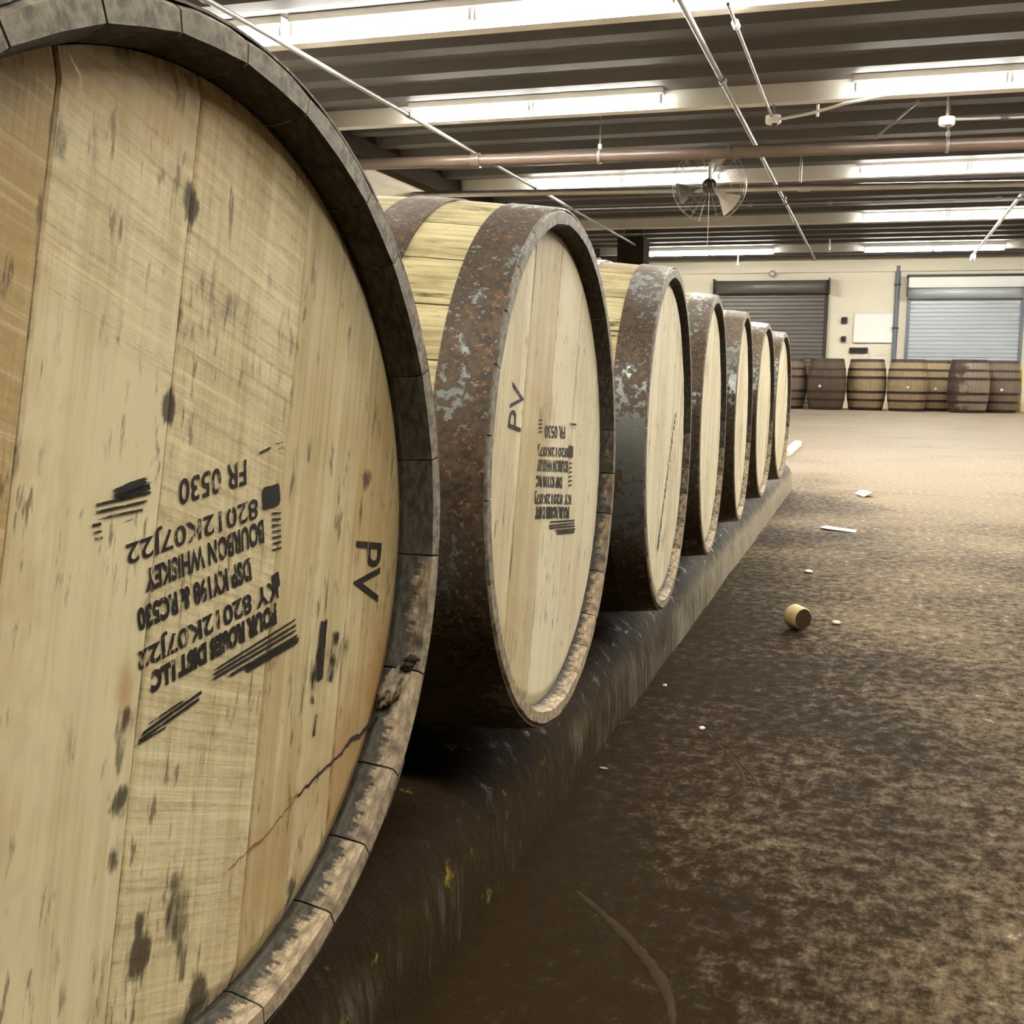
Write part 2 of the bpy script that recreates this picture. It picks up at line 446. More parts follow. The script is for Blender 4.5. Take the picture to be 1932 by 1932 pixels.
# ledge running along the back wall above the doors
structure(MB().box((X_LEFT, Y_NEAR, 2.60), (X_LEFT + .16, Y_FAR, Z_DECK)).build('shade_trim', 'soot'))  # dark beam added to stand in for the shaded top of the left wall
structure(MB().box((X_LEFT, Y_FAR - .10, 2.56), (X_RIGHT, Y_FAR, 2.66), .006).build('trim_1', 'wall'))

# ------------------------------------------------------------------ roll-up doors in the back wall
def shutter(name, x0, x1, z_top, cur, hood, drum_z0, drum_z1, jamb):
    d = empty(name, ((x0 + x1) / 2, Y_FAR, 0), 0, True)
    hw = (x1 - x0) / 2
    V, F = [], []
    n = int(z_top / 0.075)
    zs = []
    for i in range(n):
        z = i * z_top / n
        zs += [(z, -.030), (z + .012, -.046), (z + z_top / n - .014, -.046), (z + z_top / n - .002, -.030)]
    zs.append((z_top, -.030))
    for z, yy in zs:
        V += [(-hw + .03, yy, z), (hw - .03, yy, z)]
    for i in range(len(zs) - 1):
        F.append((2 * i, 2 * i + 1, 2 * i + 3, 2 * i + 2))
    link('curtain', mesh('curtain', V, F), cur, d)['kind'] = 'stuff'
    for s in (-1, 1):
        MB().box((min(s * hw, s * (hw - .06)), -.075, 0), (max(s * hw, s * (hw - .06)), -.0, z_top), .004).build('guide_rail', jamb, d)
        MB().box((min(s * hw, s * (hw + .02)), -.34, drum_z0), (max(s * hw, s * (hw + .02)), 0, drum_z1 + .02), .003).build('drum_bracket', 'darkm', d)
    return d, hw
d1, hw = shutter('door_1', -2.70, -0.56, 2.17, 'curtain_d', 'darkm', 2.15, 2.42, 'darkm')
MB().lathe([(0, -hw), (.125, -hw), (.125, hw), (0, hw)], 'X', (0, -.17, 2.285), 28).build('drum', 'curtain_d', d1)
d2, hw2 = shutter('door_2', 0.86, 2.88, 2.10, 'curtain_l', 'hood_l', 2.09, 2.46, 'bluep')
MB().box((-hw2, -.30, 2.24), (hw2, 0, 2.43), .012).build('hood', 'hood_l', d2)
MB().lathe([(0, -hw2), (.105, -hw2), (.105, hw2), (0, hw2)], 'X', (0, -.15, 2.155), 24).build('drum', 'curtain_l', d2)
MB().box((-hw2 - .03, -.33, 2.435), (hw2 + .03, 0, 2.475), .004).build('hood_cap', 'darkm', d2)

# ------------------------------------------------------------------ kerb the barrels lie on
def make_kerb():
    prof = [(-1.02, 0), (-1.02, .1308), (-.16, .1308), (-.115, .1300), (-.085, .125), (-.062, .114), (-.048, .099), (-.040, .080), (-.036, .05), (-.034, 0)]
    y0, y1, ny = -0.9, 5.66, 260
    V, F = [], []
    n = len(prof)
    for j in range(ny + 1):
        yy = y0 + (y1 - y0) * j / ny
        e = max(0.0, 1 - (y1 - yy) / .07)             # rounded far end
        k = math.sqrt(max(0.0, 1 - e * e)) if e > 0 else 1.0
        for i, (x, z) in enumerate(prof):
            wob = noise.noise(Vector((yy * 3.1, z * 12, 1.7))) * .006 + noise.noise(Vector((yy * 17, z * 40, 5.1))) * .0025
            f = 1.0 if x > -.5 else 0.0
            zz = z * (0.86 + .14 * k)
            V.append((x + f * (wob if z > 0 else wob * .6) - (1 - k) * .03 * f, yy, zz if zz < .1315 else zz - (abs(wob) * .0)))
    for j in range(ny):
        for i in range(n - 1):
            F.append((j * n + i, j * n + i + 1, (j + 1) * n + i + 1, (j + 1) * n + i))
    F.append(tuple(range(n - 1, -1, -1))); F.append(tuple(ny * n + i for i in range(n)))
    me = mesh('concrete_kerb', V, F, True)
    o = link('concrete_kerb', me, 'kerb')
    bm = bmesh.new(); bm.from_mesh(me); bmesh.ops.recalc_face_normals(bm, faces=bm.faces[:]); bm.to_mesh(me); bm.free()
    return tag(o, 'long low stained concrete kerb with a rounded edge under the row of lying barrels', 'kerb')
make_kerb()

# ------------------------------------------------------------------ barrels lying on their sides
LB, R_END, R_BIL = 0.90, 0.270, 0.298
HEAD_X, HEAD_R = -0.020, 0.2500
def rad(s):
    t = (s + LB / 2) / (LB / 2)
    return R_END + (R_BIL - R_END) * (1 - abs(t) ** 2.1)
def inner(s):
    d = min(-s, LB + s)
    if d < .02: return R_END - .0155 - d * .20
    return rad(s) - .0225
S_STEPS = [0, -.003, -.010, -.0205, -.045, -.09, -.15, -.24, -.35, -.45, -.55, -.66, -.75, -.81, -.855, -.8795, -.89, -.897, -.90]
def stave_mesh(wid):
    V, F, MI, UV = [], [], [], []
    na = 4
    ns = len(S_STEPS)
    for s in S_STEPS:
        ro = rad(s) - (.0025 if s in (0, -LB) else 0)
        ri = inner(s) + (.0012 if s in (0, -LB) else 0)
        g = .0007 / ro
        ring = []
        for i in range(na + 1):
            a = -wid / 2 + g + (wid - 2 * g) * i / na
            edge = .0011 if i in (0, na) else 0
            ring.append((a, ro - edge))
        for i in range(na, -1, -1):
            a = -wid / 2 + g + (wid - 2 * g) * i / na
            ring.append((a, ri + (.0008 if i in (0, na) else 0)))
        for a, r in ring:
            V.append((s, -r * math.sin(a), r * math.cos(a))); UV.append((a * .28, s))
    m = 2 * (na + 1)
    for j in range(ns - 1):
        for i in range(m):
            i2 = (i + 1) % m
            F.append((j * m + i, j * m + i2, (j + 1) * m + i2, (j + 1) * m + i))
            s0 = S_STEPS[j + 1]
            MI.append((0 if (s0 < -.011 and S_STEPS[j] > -.889) else 1) if i <= na else (2 if s0 >= -.1 or S_STEPS[j] <= -.8 else 0))
    for j, rev in ((0, 0), (ns - 1, 1)):
        for i in range(na):
            q = (j * m + i, j * m + i + 1, j * m + m - 2 - i, j * m + m - 1 - i)
            F.append(q if rev else q[::-1]); MI.append(1)
    me = mesh('stave', V, F, False, MI)
    ul = me.uv_layers.new(name='UVMap')
    for l in me.loops: ul.data[l.index].uv = UV[l.vertex_index]
    bm = bmesh.new(); bm.from_mesh(me); bmesh.ops.recalc_face_normals(bm, faces=bm.faces[:]); bm.to_mesh(me); bm.free()
    me.materials.append(MT['stave']); me.materials.append(MT['chime']); me.materials.append(MT['rim_inside'])
    return me
def hoop_mesh(s0, s1):
    t = .0017
    k = 5
    pr = [(rad(s0 + (s1 - s0) * i / k) + t, s0 + (s1 - s0) * i / k) for i in range(k + 1)]
    pr += [(rad(s0 + (s1 - s0) * i / k) + .0002, s0 + (s1 - s0) * i / k) for i in range(k, -1, -1)]
    b = MB().lathe(pr, 'X', (0, 0, 0), 96, True, True)
    me = mesh('hoop', b.V, b.F, False)
    # smooth around, crisp at the edges
    bm = bmesh.new(); bm.from_mesh(me); bmesh.ops.recalc_face_normals(bm, faces=bm.faces[:]); bm.to_mesh(me); bm.free()
    me.polygons.foreach_set('use_smooth', [True] * len(me.polygons))
    me.set_sharp_from_angle(angle=math.radians(40))
    me.materials.append(MT['hoop'])
    return me
HOOPS = [(-.0018, -.050), (-.108, -.153), (-.245, -.290), (-.610, -.655), (-.747, -.792), (-.850, -.8982)]
hoop_mes = [hoop_mesh(*h) for h in HOOPS]
# overlapping end of the hoop strip with two rivets
def lap_mesh(s0, s1, ang):
    V, F = [], []
    n = 6
    for i in range(n + 1):
        a = ang + .16 * i / n
        for s in (s0, s1):
            r = rad(s) + .0034
            V.append((s, -r * math.sin(a), r * math.cos(a)))
        for s in (s0, s1):
            r = rad(s) + .0015
            V.append((s, -r * math.sin(a), r * math.cos(a)))
    for i in range(n):
        a, b = 4 * i, 4 * i + 4
        F += [(a, a + 1, b + 1, b), (a, b, b + 2, a + 2), (a + 1, a + 3, b + 3, b + 1)]
    F += [(0, 2, 3, 1), (4 * n, 4 * n + 1, 4 * n + 3, 4 * n + 2)]
    lap = mesh('hoop_lap', V, F)
    bm = bmesh.new(); bm.from_mesh(lap); bmesh.ops.recalc_face_normals(bm, faces=bm.faces[:]); bm.to_mesh(lap); bm.free()
    lap.materials.append(MT['hoop'])
    rv = []
    for q in (.04, .12):
        sm = (s0 + s1) / 2
        r = rad(sm) + .0034
        c = Vector((sm, -r * math.sin(ang + q), r * math.cos(ang + q)))
        bm = bmesh.new()
        bmesh.ops.create_uvsphere(bm, u_segments=8, v_segments=5, radius=.0062)
        for v in bm.verts: v.co = c + v.co * (1 if abs(v.co.x) > 1 else .95)
        mb = MB().bm(bm, True)
        me = mesh('rivet', mb.V, mb.F, True); me.materials.append(MT['hoop']); rv.append(me)
    return lap, rv
lap_mes, rivet_mes = zip(*[lap_mesh(h[0], h[1], -2.6) for h in HOOPS])
NST = 26
wr = [RNG.uniform(.72, 1.3) for _ in range(NST)]
wr = [x * 2 * math.pi / sum(wr) for x in wr]
stave_mes = [stave_mesh(x) for x in wr]
stave_ang = []
acc = 0
for x in wr:
    stave_ang.append(acc + x / 2); acc += x

def smooth01(x): 
    x = max(0.0, min(1.0, x)); return x * x * (3 - 2 * x)
def board_mesh(u0, u1, th, nu, nv, paint, R=HEAD_R, x0=HEAD_X):
    """one board of a head between u0 and u1 (across), grain tilted by th; paint(a, b) gives stain values"""
    ct, st = math.cos(th), math.sin(th)
    bev = .0125
    g = .0005
    us = [u0 + g] + [u0 + g + .0012 + (u1 - u0 - 2 * g - .0024) * i / nu for i in range(nu + 1)] + [u1 - g]
    us = [min(max(u, -R + .0005), R - .0005) for u in us]
    V, UV, C, F = [], [], [], []
    ts = [-1, -.985, -.965, -.95] + [-.94 + 1.88 * j / nv for j in range(nv + 1)] + [.95, .965, .985, 1]
    for iu, u in enumerate(us):
        h = math.sqrt(max(1e-7, R * R - u * u))
        for t in ts:
            v = t * h
            r = math.hypot(u, v)
            x = x0
            if r > R - bev: x -= (r - (R - bev)) / bev * .0045
            if iu in (0, len(us) - 1): x -= .0011
            a, b = u * ct + v * st, -u * st + v * ct
            V.append((x, a, b)); UV.append((u, v)); C.append(paint(a, b, u, v))
    m = len(ts)
    for i in range(len(us) - 1):
        for j in range(m - 1):
            F.append((i * m + j, (i + 1) * m + j, (i + 1) * m + j + 1, i * m + j + 1))
    # back of the board: side and rim walls down to the groove
    n = len(V)
    rim = [j for j in range(m)] + [i * m + m - 1 for i in range(1, len(us))] + [(len(us) - 1) * m + j for j in range(m - 2, -1, -1)] + [i * m for i in range(len(us) - 2, 0, -1)]
    for q in rim:
        V.append((x0 - .018, V[q][1], V[q][2])); UV.append(UV[q]); C.append((.4, 0, 0, .5))
    L = len(rim)
    for i in range(L):
        F.append((rim[i], rim[(i + 1) % L], n + (i + 1) % L, n + i))
    F.append(tuple(n + i for i in range(L)))
    me = mesh('head_board', V, F, True)
    ul = me.uv_layers.new(name='UVMap')
    for l in me.loops: ul.data[l.index].uv = UV[l.vertex_index]
    at = me.color_attributes.new('stain', 'FLOAT_COLOR', 'POINT')
    at.data.foreach_set('color', [float(x) for c in C for x in c])
    bm = bmesh.new(); bm.from_mesh(me); bmesh.ops.recalc_face_normals(bm, faces=bm.faces[:]); bm.to_mesh(me); bm.free()
    me.set_sharp_from_angle(angle=math.radians(35))
    return me

# ---- stains and marks of the nearest head (plane coordinates in metres from the head's centre)
KNOTS = [(.0069, .1816, .007, .0105, .95), (-.0163, .0824, .0058, .011, 1), (.1915, .0295, .0065, .0085, .9), (-.0575, -.1033, .0065, .009, .95),
         (-.0525, -.0629, .0048, .0075, 1), (.0922, -.2162, .005, .010, .9), (-.0636, -.1327, .004, .007, .8), (.0089, .2441, .004, .004, .7),
         (.0158, .148, .017, .011, .36), (.033, .133, .024, .011, .44), (.012, .121, .021, .008, .42), (.05, .12, .012, .006, .34),
         (-.0476, -.1848, .0085, .0165, .95), (-.0172, -.183, .012, .022, .72), (-.002, -.2347, .0095, .021, .8), (-.014, -.205, .006, .018, .7),
         (.0508, -.0843, .016, .004, .30), (-.0842, .2044, .005, .014, .55), (.1333, -.0733, .006, .021, .62), (.149, -.080, .005, .014, .6),
         (.1203, -.093, .0035, .013, .6), (.161, -.083, .0042, .014, .5), (.141, -.081, .004, .020, .45), (.06, -.125, .010, .012, .24), (-.058, -.075, .004, .018, .6),
         (-.035, .01, .005, .05, .22), (-.075, -.20, .007, .05, .42), (-.060, -.160, .0045, .05, .36), (-.02, .06, .004, .10, .20), (-.048, -.09, .0035, .03, .3)]
AMBER = [(.1533, -.1587, .065, .052, .85), (.214, -.1207, .036, .060, .95), (.0646, -.1942, .030, .03, .55), (-.205, .08, .09, .25, .75), (-.05, .235, .12, .035, .55), (.19, .02, .03, .06, .3), (-.175, -.10, .05, .10, .35),
         (-.0525, -.055, .007, .02, .8), (.10, -.19, .012, .05, .6), (-.13, .17, .05, .05, .4), (.03, .215, .07, .03, .25)]
TH1 = math.radians(11.3)
BR1 = [-.2495, -.125, -.029, .081, .128, .172, .2495]
SAW1 = [.75, .15, .95, .10, .0, .0]
TONE1 = [.36, .60, .54, .46, .56, .42]
def paint_front(bi):
    def f(a, b, u, v):
        nz = noise.noise(Vector((a * 60, b * 60, 3.3))) * .45 + noise.noise(Vector((a * 210, b * 110, 9.3))) * .55
        d = 0.0
        for (ca, cb, ra, rb, k) in KNOTS:
            q = math.hypot((a - ca) / ra, (b - cb) / rb) + nz
            if q < 1.7: d = max(d, k * smooth01((1.7 - q) / 1.2))
        am = 0.0
        for (ca, cb, ra, rb, k) in AMBER:
            q = math.hypot((a - ca) / ra, (b - cb) / rb) + nz * .6
            if q < 1.4: am = max(am, k * smooth01((1.4 - q) / 1.1))
        saw = SAW1[bi]
        if bi == 1: saw = .9 * smooth01((v - .075 + .25 * u) / .012)
        rim = smooth01((math.hypot(a, b) - .236) / .012) * .45
        ue = min(abs(u - BR1[bi]), abs(u - BR1[bi + 1]))
        joint = smooth01((.004 - ue) / .004) * (.25 + .5 * max(0, noise.noise(Vector((v * 22, bi * 3.1, 0.5))) + .15))
        return (min(1, max(d, rim, joint)), am, saw, TONE1[bi])
    return f
def paint_plain(seed, tones, saws, edges):
    def mk(bi):
        def f(a, b, u, v):
            rim = smooth01((math.hypot(a, b) - .238) / .010) * .3
            n2 = noise.noise(Vector((a * 9 + seed, b * 9, seed * 1.3)))
            ue = min(abs(u - edges[bi]), abs(u - edges[bi + 1]))
            joint = smooth01((.005 - ue) / .005) * (.35 + .5 * noise.noise(Vector((v * 14, seed + bi, .7))))
            return (max(rim, joint, smooth01((n2 - .30) / .3) * .45), max(0, n2) * .45, saws[bi], tones[bi])
        return f
    return mk

def bil(A, B, C, D, s, t):
    return tuple((A[i] * (1 - s) + B[i] * s) * (1 - t) + (C[i] * (1 - s) + D[i] * s) * t for i in (0, 1))
def text_part(txt, A, B, C, D, parent, bold=.012, lift=.0005):
    cu = bpy.data.curves.new('print', 'FONT')
    cu.body = txt; cu.offset = bold; cu.resolution_u = 3
    ob = bpy.data.objects.new('print', cu)
    COL.objects.link(ob)
    bpy.context.view_layer.update()
    ev = ob.evaluated_get(bpy.context.evaluated_depsgraph_get())
    me0 = ev.to_mesh()
    co = [v.co.copy() for v in me0.vertices]
    fc = [tuple(p.vertices) for p in me0.polygons]
    ev.to_mesh_clear()
    bpy.data.objects.remove(ob); bpy.data.curves.remove(cu)
    xs = [c.x for c in co]; ys = [c.y for c in co]
    x0, x1, y0, y1 = min(xs), max(xs), min(ys), max(ys)
    V = []
    for c in co:
        q = bil(A, B, C, D, (c.x - x0) / (x1 - x0), (c.y - y0) / (y1 - y0))
        V.append((HEAD_X + lift, q[0], q[1]))
    me = mesh('stencil_print', V, fc)
    bm = bmesh.new(); bm.from_mesh(me)
    for f in bm.faces:
        f.normal_update()
        if f.normal.x < 0: f.normal_flip()
    bm.to_mesh(me); bm.free()
    return link('stencil_print', me, 'ink', parent)
def stroke_mesh(strokes, name='ink_smear', lift=.0006):
    """each stroke: polyline points, half width, strength"""
    V, F, UV, FD = [], [], [], []
    for pts, hw_, k in strokes:
        pts = [Vector(p) for p in pts]
        if len(pts) == 2:
            pts = [pts[0].lerp(pts[1], i / 10) for i in range(11)]
        base = len(V)
        d = 0
        for i, p in enumerate(pts):
            t = (pts[min(i + 1, len(pts) - 1)] - pts[max(i - 1, 0)]).normalized()
            nn = Vector((-t.y, t.x))
            if i: d += (pts[i] - pts[i - 1]).length
            e = i / (len(pts) - 1)
            fe = k * (.30 + .70 * smooth01(min(e, 1 - e) / .12))
            for q in (-1, -.55, .55, 1):
                c = p + nn * hw_ * q
                V.append((HEAD_X + lift, c.x, c.y)); UV.append((d + base * .01, q * hw_ + base * .003)); FD.append(fe * (1.0 if abs(q) < .9 else .30))
        for i in range(len(pts) - 1):
            for j in range(3):
                a = base + 4 * i + j
                F.append((a, a + 1, a + 5, a + 4))
    me = mesh(name, V, F)
    ul = me.uv_layers.new(name='UVMap')
    for l in me.loops: ul.data[l.index].uv = UV[l.vertex_index]
    at = me.attributes.new('fade', 'FLOAT', 'POINT')
    at.data.foreach_set('value', FD)
    bm = bmesh.new(); bm.from_mesh(me)
    for f in bm.faces:
        f.normal_update()
        if f.normal.x < 0: f.normal_flip()
    bm.to_mesh(me); bm.free()
    return me
def smear(strokes, parent):
    lift = .0006 if parent is B1 else (.0061 if parent is B2 else .0101)
    return link('ink_smear', stroke_mesh(strokes, 'ink_smear', lift), 'smear', parent)
def crack_part(pts, w0, w1, mat, name, parent, lift=.0007):
    V, F = [], []
    P = []
    for i in range(len(pts) - 1):
        a, b = Vector(pts[i]), Vector(pts[i + 1])
        for q in range(6):
            P.append(a.lerp(b, q / 6))
    P.append(Vector(pts[-1]))
    for i, p in enumerate(P):
        t = (P[min(i + 1, len(P) - 1)] - P[max(i - 1, 0)]).normalized()
        nn = Vector((-t.y, t.x))
        e = i / (len(P) - 1)
        j = Vector((RNG.uniform(-1, 1), RNG.uniform(-1, 1))) * .0011
        hw_ = (w0 + (w1 - w0) * e) * RNG.uniform(.6, 1.25)
        for s in (-1, 1):
            c = p + j + nn * hw_ * s
            V.append((HEAD_X + lift, c.x, c.y))
    for i in range(len(P) - 1):
        F.append((2 * i, 2 * i + 1, 2 * i + 3, 2 * i + 2))
    return link(name, mesh(name, V, F), mat, parent)

def barrel_body(root, spin, hoop_spin):
    for i in range(NST):
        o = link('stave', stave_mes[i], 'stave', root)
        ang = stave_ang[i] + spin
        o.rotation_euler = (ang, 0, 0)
        # staves rubbed raw where the rim has been rolled
        a = (ang + math.pi) % (2 * math.pi) - math.pi
        low = smooth01((abs(a) - math.radians(55)) / math.radians(85))
        o.color = (min(1, .10 + .55 * low + RNG.uniform(-.10, .10)), smooth01((abs(a) - math.radians(95)) / math.radians(35)), 0, 1)   # G: shade between the barrels painted into the lowest staves
    for i, hm in enumerate(hoop_mes):
        o = link('hoop', hm, 'hoop', root)
        o.rotation_euler = (hoop_spin + i * 1.3, 0, 0)
        link('hoop_lap', lap_mes[i], 'hoop', o)
        for rm in rivet_mes[i]: link('rivet', rm, 'hoop', o)
    c = MB().lathe([(0, -LB + .022), (.236, -LB + .022), (.25, -LB + .028)], 'X', (0, 0, 0), 40, False)
    c.build('back_head', 'barrel_m', root)

# poses fitted to the photograph: distance along the row, offset, turn about the vertical
ROW = [(0.494545, -0.0003, -0.052476), (1.161067, 0.0013, 0.013598), (1.797648, 0.0083, 0.035), (2.3945, -0.0020, 0.032),
       (2.9955, -0.0039, 0.025), (3.6210, -0.0031, -0.012), (4.3214, -0.0002, -0.03)]
LABELS = ['nearest lying oak barrel, large upside-down stencil and a crack across its head',
          'second lying oak barrel with PV written near the left edge of its head',
          'third lying oak barrel, a dotted dark line running down its head',
          'lying oak barrel fourth from the camera with plain pale head and brown hoop',
          'lying oak barrel fifth from the camera with greenish-grey patches on its hoop',
          'lying oak barrel next to last in the row on the kerb',
          'last lying oak barrel, farthest from camera at the end of the kerb']
barrels = []
for i, (yy, xx, tw) in enumerate(ROW):
    b = empty('oak_barrel', (xx, yy, 0.43), tw)
    tag(b, LABELS[i], 'barrel', 'oak barrels lying in a row on the kerb')
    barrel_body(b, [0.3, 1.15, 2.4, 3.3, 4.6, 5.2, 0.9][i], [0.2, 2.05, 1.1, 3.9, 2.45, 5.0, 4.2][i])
    barrels.append(b)
B1, B2, B3 = barrels[:3]
# --- head of the nearest barrel
for i in range(len(BR1) - 1):
    link('head_board', board_mesh(BR1[i], BR1[i + 1], TH1, max(12, int((BR1[i + 1] - BR1[i]) / .0032)), 130, paint_front(i)), 'head_front', B1)
L1 = [('FR 0530', (0.0509, 0.0525), (-0.0087, 0.0459), (0.0506, 0.038), (-0.0092, 0.0326), .018),
      ('82012K07J22', (0.0614, 0.0335), (-0.0496, 0.0213), (0.0618, 0.0181), (-0.0496, 0.0083), .015),
      ('BOURBON WHISKEY', (0.0667, 0.0173), (-0.0369, 0.0044), (0.0676, 0.0035), (-0.0364, -0.0074), .040),
      ('DSP KY198 & RC530', (0.0527, -0.0024), (-0.0434, -0.0136), (0.0547, -0.0162), (-0.0421, -0.0254), .048),
      ('KY 82012K07J22', (0.0800, -0.0159), (-0.0449, -0.0323), (0.0821, -0.0314), (-0.0438, -0.0451), .028),
      ('FOUR ROSES DIST LLC', (0.0792, -0.0332), (-0.0343, -0.0472), (0.0798, -0.0464), (-0.0342, -0.0584), .072)]
for t in L1:
    text_part(t[0], *t[1:5], B1, t[5])
text_part('PV', (0.1765, -0.0100), (0.1710, -0.0486), (0.2134, -0.0164), (0.2076, -0.0569), B1, .008)
def quad_stroke(A, B, C, D, k):
    a = [(Vector(A) + Vector(D)) / 2, (Vector(B) + Vector(C)) / 2]
    hw_ = ((Vector(A) - Vector(D)).length + (Vector(B) - Vector(C)).length) / 4
    return (a, hw_, k)
smear([quad_stroke((.0654, .0354), (.0845, .0369), (.0847, .0229), (.0659, .0217), 1.5)], B1)
smear([quad_stroke((.0733, -.0148), (.0835, -.0150), (.0824, -.0238), (.0764, -.0275), 1.2)], B1)
smear([([(-.062, .0428), (-.045, .0450), (-.028, .0470)], .0034, 1.25), ([(-.055, .0405), (-.03, .0445)], .0020, 1.1),
       ([(-.0729, .0389), (-.0274, .0416)], .0011, .8), ([(-.0726, .0356), (-.03, .0375)], .0011, .75), ([(-.0722, .0326), (-.0337, .0336)], .0010, .7), ([(-.063, .0279), (-.0419, .0303)], .0007, .55)], B1)
smear([([(.1059, -.047), (.0119, -.0599)], .0010, .85), ([(.1068, -.0506), (.0104, -.0622)], .0011, .85), ([(.1064, -.054), (.0118, -.0642)], .0012, .9),
       ([(.1057, -.0578), (.026, -.0661)], .0013, .95), ([(.1057, -.0608), (.045, -.0662)], .0024, 1.1)], B1)
smear([([(.0103, -.0673), (-.0461, -.0772)], .0014, .8), ([(.0088, -.0704), (-.0474, -.08)], .0013, .8), ([(-.002, -.0675), (-.0401, -.0734)], .0010, .7), ([(-.0207, -.0783), (-.0498, -.0809)], .0009, .7)], B1)
smear([([(-.0725 + .0006 * i, .030 - .0032 * i), (-.0655 + .0004 * i, .0302 - .0032 * i)], .0011, .85 - .1 * i) for i in range(5)], B1)
smear([([(.0745, .0195 - .0036 * i), (.0860, .0185 - .0034 * i)], .0010, .72) for i in range(7)], B1)
smear([([(.0625, .0545), (.0760, .0575)], .0011, .8), ([(.080, .0590), (.0895, .0600)], .0006, .7), ([(.082, .0560), (.0895, .0566)], .0006, .7), ([(.084, .0535), (.0895, .0538)], .0005, .6)], B1)
smear([([(.1345, -.052), (.1262, -.096)], .0068, .74), ([(.150, -.062), (.140, -.100)], .0065, .62), ([(.1219, -.078), (.1185, -.108)], .0034, .64), ([(.1650, -.066), (.157, -.100)], .0045, .52), ([(.1245, -.112), (.1200, -.128)], .0022, .7)], B1)
crack_part([(.2409, -.1349), (.2181, -.1392), (.198, -.14), (.1826, -.1441), (.1677, -.1433), (.1533, -.1497), (.1261, -.1532), (.1006, -.1582)], .0024, .0009, 'crack', 'head_crack', B1)
crack_part([(.1006, -.1582), (.0824, -.165), (.0651, -.1699), (.0487, -.1714), (.0279, -.1754)], .0010, .0006, 'rustc', 'head_crack', B1)
crack_part([(.236, -.122), (.224, -.127), (.210, -.128), (.204, -.131)], .0022, .0012, 'crack', 'head_crack', B1)
# lump of resin plugging the chipped rim
def lump(pts, rads, name, mat, parent):
    mb = MB()
    for (p, r) in zip(pts, rads):
        bm = bmesh.new()
        bmesh.ops.create_icosphere(bm, subdivisions=3, radius=1)
        for v in bm.verts:
            n = 1 + .45 * noise.noise(v.co * 2.2 + Vector(p) * 90) + .2 * noise.noise(v.co * 6 + Vector(p) * 50)
            v.co = Vector(p) + Vector((v.co.x * r[0], v.co.y * r[1], v.co.z * r[2])) * (n + .25 * noise.noise(v.co * 14 + Vector(p) * 20))
        mb.bm(bm, True)
    return mb.build(name, mat, parent)
bm = bmesh.new()
bmesh.ops.create_icosphere(bm, subdivisions=4, radius=1)
ax = (Vector((-.0165, .2095, -.1305)) - Vector((-.0125, .2255, -.1085))) / 2
ce = (Vector((-.0165, .2095, -.1305)) + Vector((-.0125, .2255, -.1085))) / 2
for v in bm.verts:
    n = 1 + .55 * noise.noise(v.co * 1.8 + Vector((3, 1, 7))) + .32 * noise.noise(v.co * 5 + Vector((9, 2, 4))) + .14 * noise.noise(v.co * 13)
    c = v.co * n
    v.co = ce + ax * (c.y * 1.05) + Vector((c.x * .0065, 0, 0)) + Vector((0, -ax.z, ax.y)).normalized() * (c.z * .0052)
MB().bm(bm, True).build('resin_plug', 'wax', B1)
lump([(-.006, .2345, -.1030), (-.007, .2300, -.1065)], [(.006, .005, .0045), (.004, .004, .0035)], 'resin_plug', 'crack', B1)
# --- second barrel
TH2 = math.radians(13.5)
BR2 = [-.2495, -.125, -.026, .075, .163, .2495]
mk = paint_plain(2.2, [.50, .40, .64, .56, .68], [.1, .1, .05, 0, 0], BR2)
for i in range(len(BR2) - 1):
    link('head_board', board_mesh(BR2[i], BR2[i + 1], TH2, 14, 50, mk(i), .2510, -.0145), 'head', B2)
L2 = [('FR 0530', (0.0538, 0.0452), (-0.0325, 0.0496), (0.0549, 0.0309), (-0.0317, 0.0363), .02),
      ('82012K07J', (0.0676, 0.0231), (-0.0574, 0.0316), (0.0688, 0.0091), (-0.0566, 0.0189), .02),
      ('BOURBON WHISKEY', (0.0709, 0.0056), (-0.0595, 0.0159), (0.0702, -0.0084), (-0.0603, 0.0033), .045),
      ('DSP KY198 RC', (0.0444, -0.0105), (-0.0632, 0.0), (0.0454, -0.0239), (-0.0625, -0.0124), .05),
      ('KY 82012K07J', (0.0883, -0.0312), (-0.0676, -0.0157), (0.0896, -0.0469), (-0.0668, -0.0295), .03),
      ('FOUR ROSES DIST', (0.08, -0.0478), (-0.0644, -0.0323), (0.0812, -0.0622), (-0.0636, -0.0452), .08)]
for t in L2:
    text_part(t[0], *t[1:5], B2, t[5], .0060)
text_part('PV', (-0.1218, 0.0460), (-0.1080, 0.0895), (-0.1635, 0.0526), (-0.1504, 0.0945), B2, -.004, .0060)
smear([quad_stroke((.0648, .0233), (.0937, .0217), (.0949, .0064), (.0707, .008), 1.2)], B2)
smear([([(.1162, -.0681), (-.0134, -.0549)], .0014, .8), ([(.1165, -.0715), (-.0173, -.0584)], .0014, .8), ([(.1189, -.0752), (-.0171, -.061)], .0015, .85),
       ([(.1171, -.0787), (.013, -.0678)], .0016, .95), ([(.1123, -.0813), (.022, -.0713)], .0018, 1.05)], B2)
smear([([(.0725, .002 - .005 * i), (.091, .001 - .005 * i)], .0012, .8) for i in range(6)] + [([(-.0575, .0555 - .004 * i), (-.042, .0552 - .004 * i)], .0012, .75) for i in range(4)]
      + [([(.0722, .047), (.110, .0446)], .0016, .7), ([(.0756, .043), (.1119, .040)], .0010, .6)], B2)
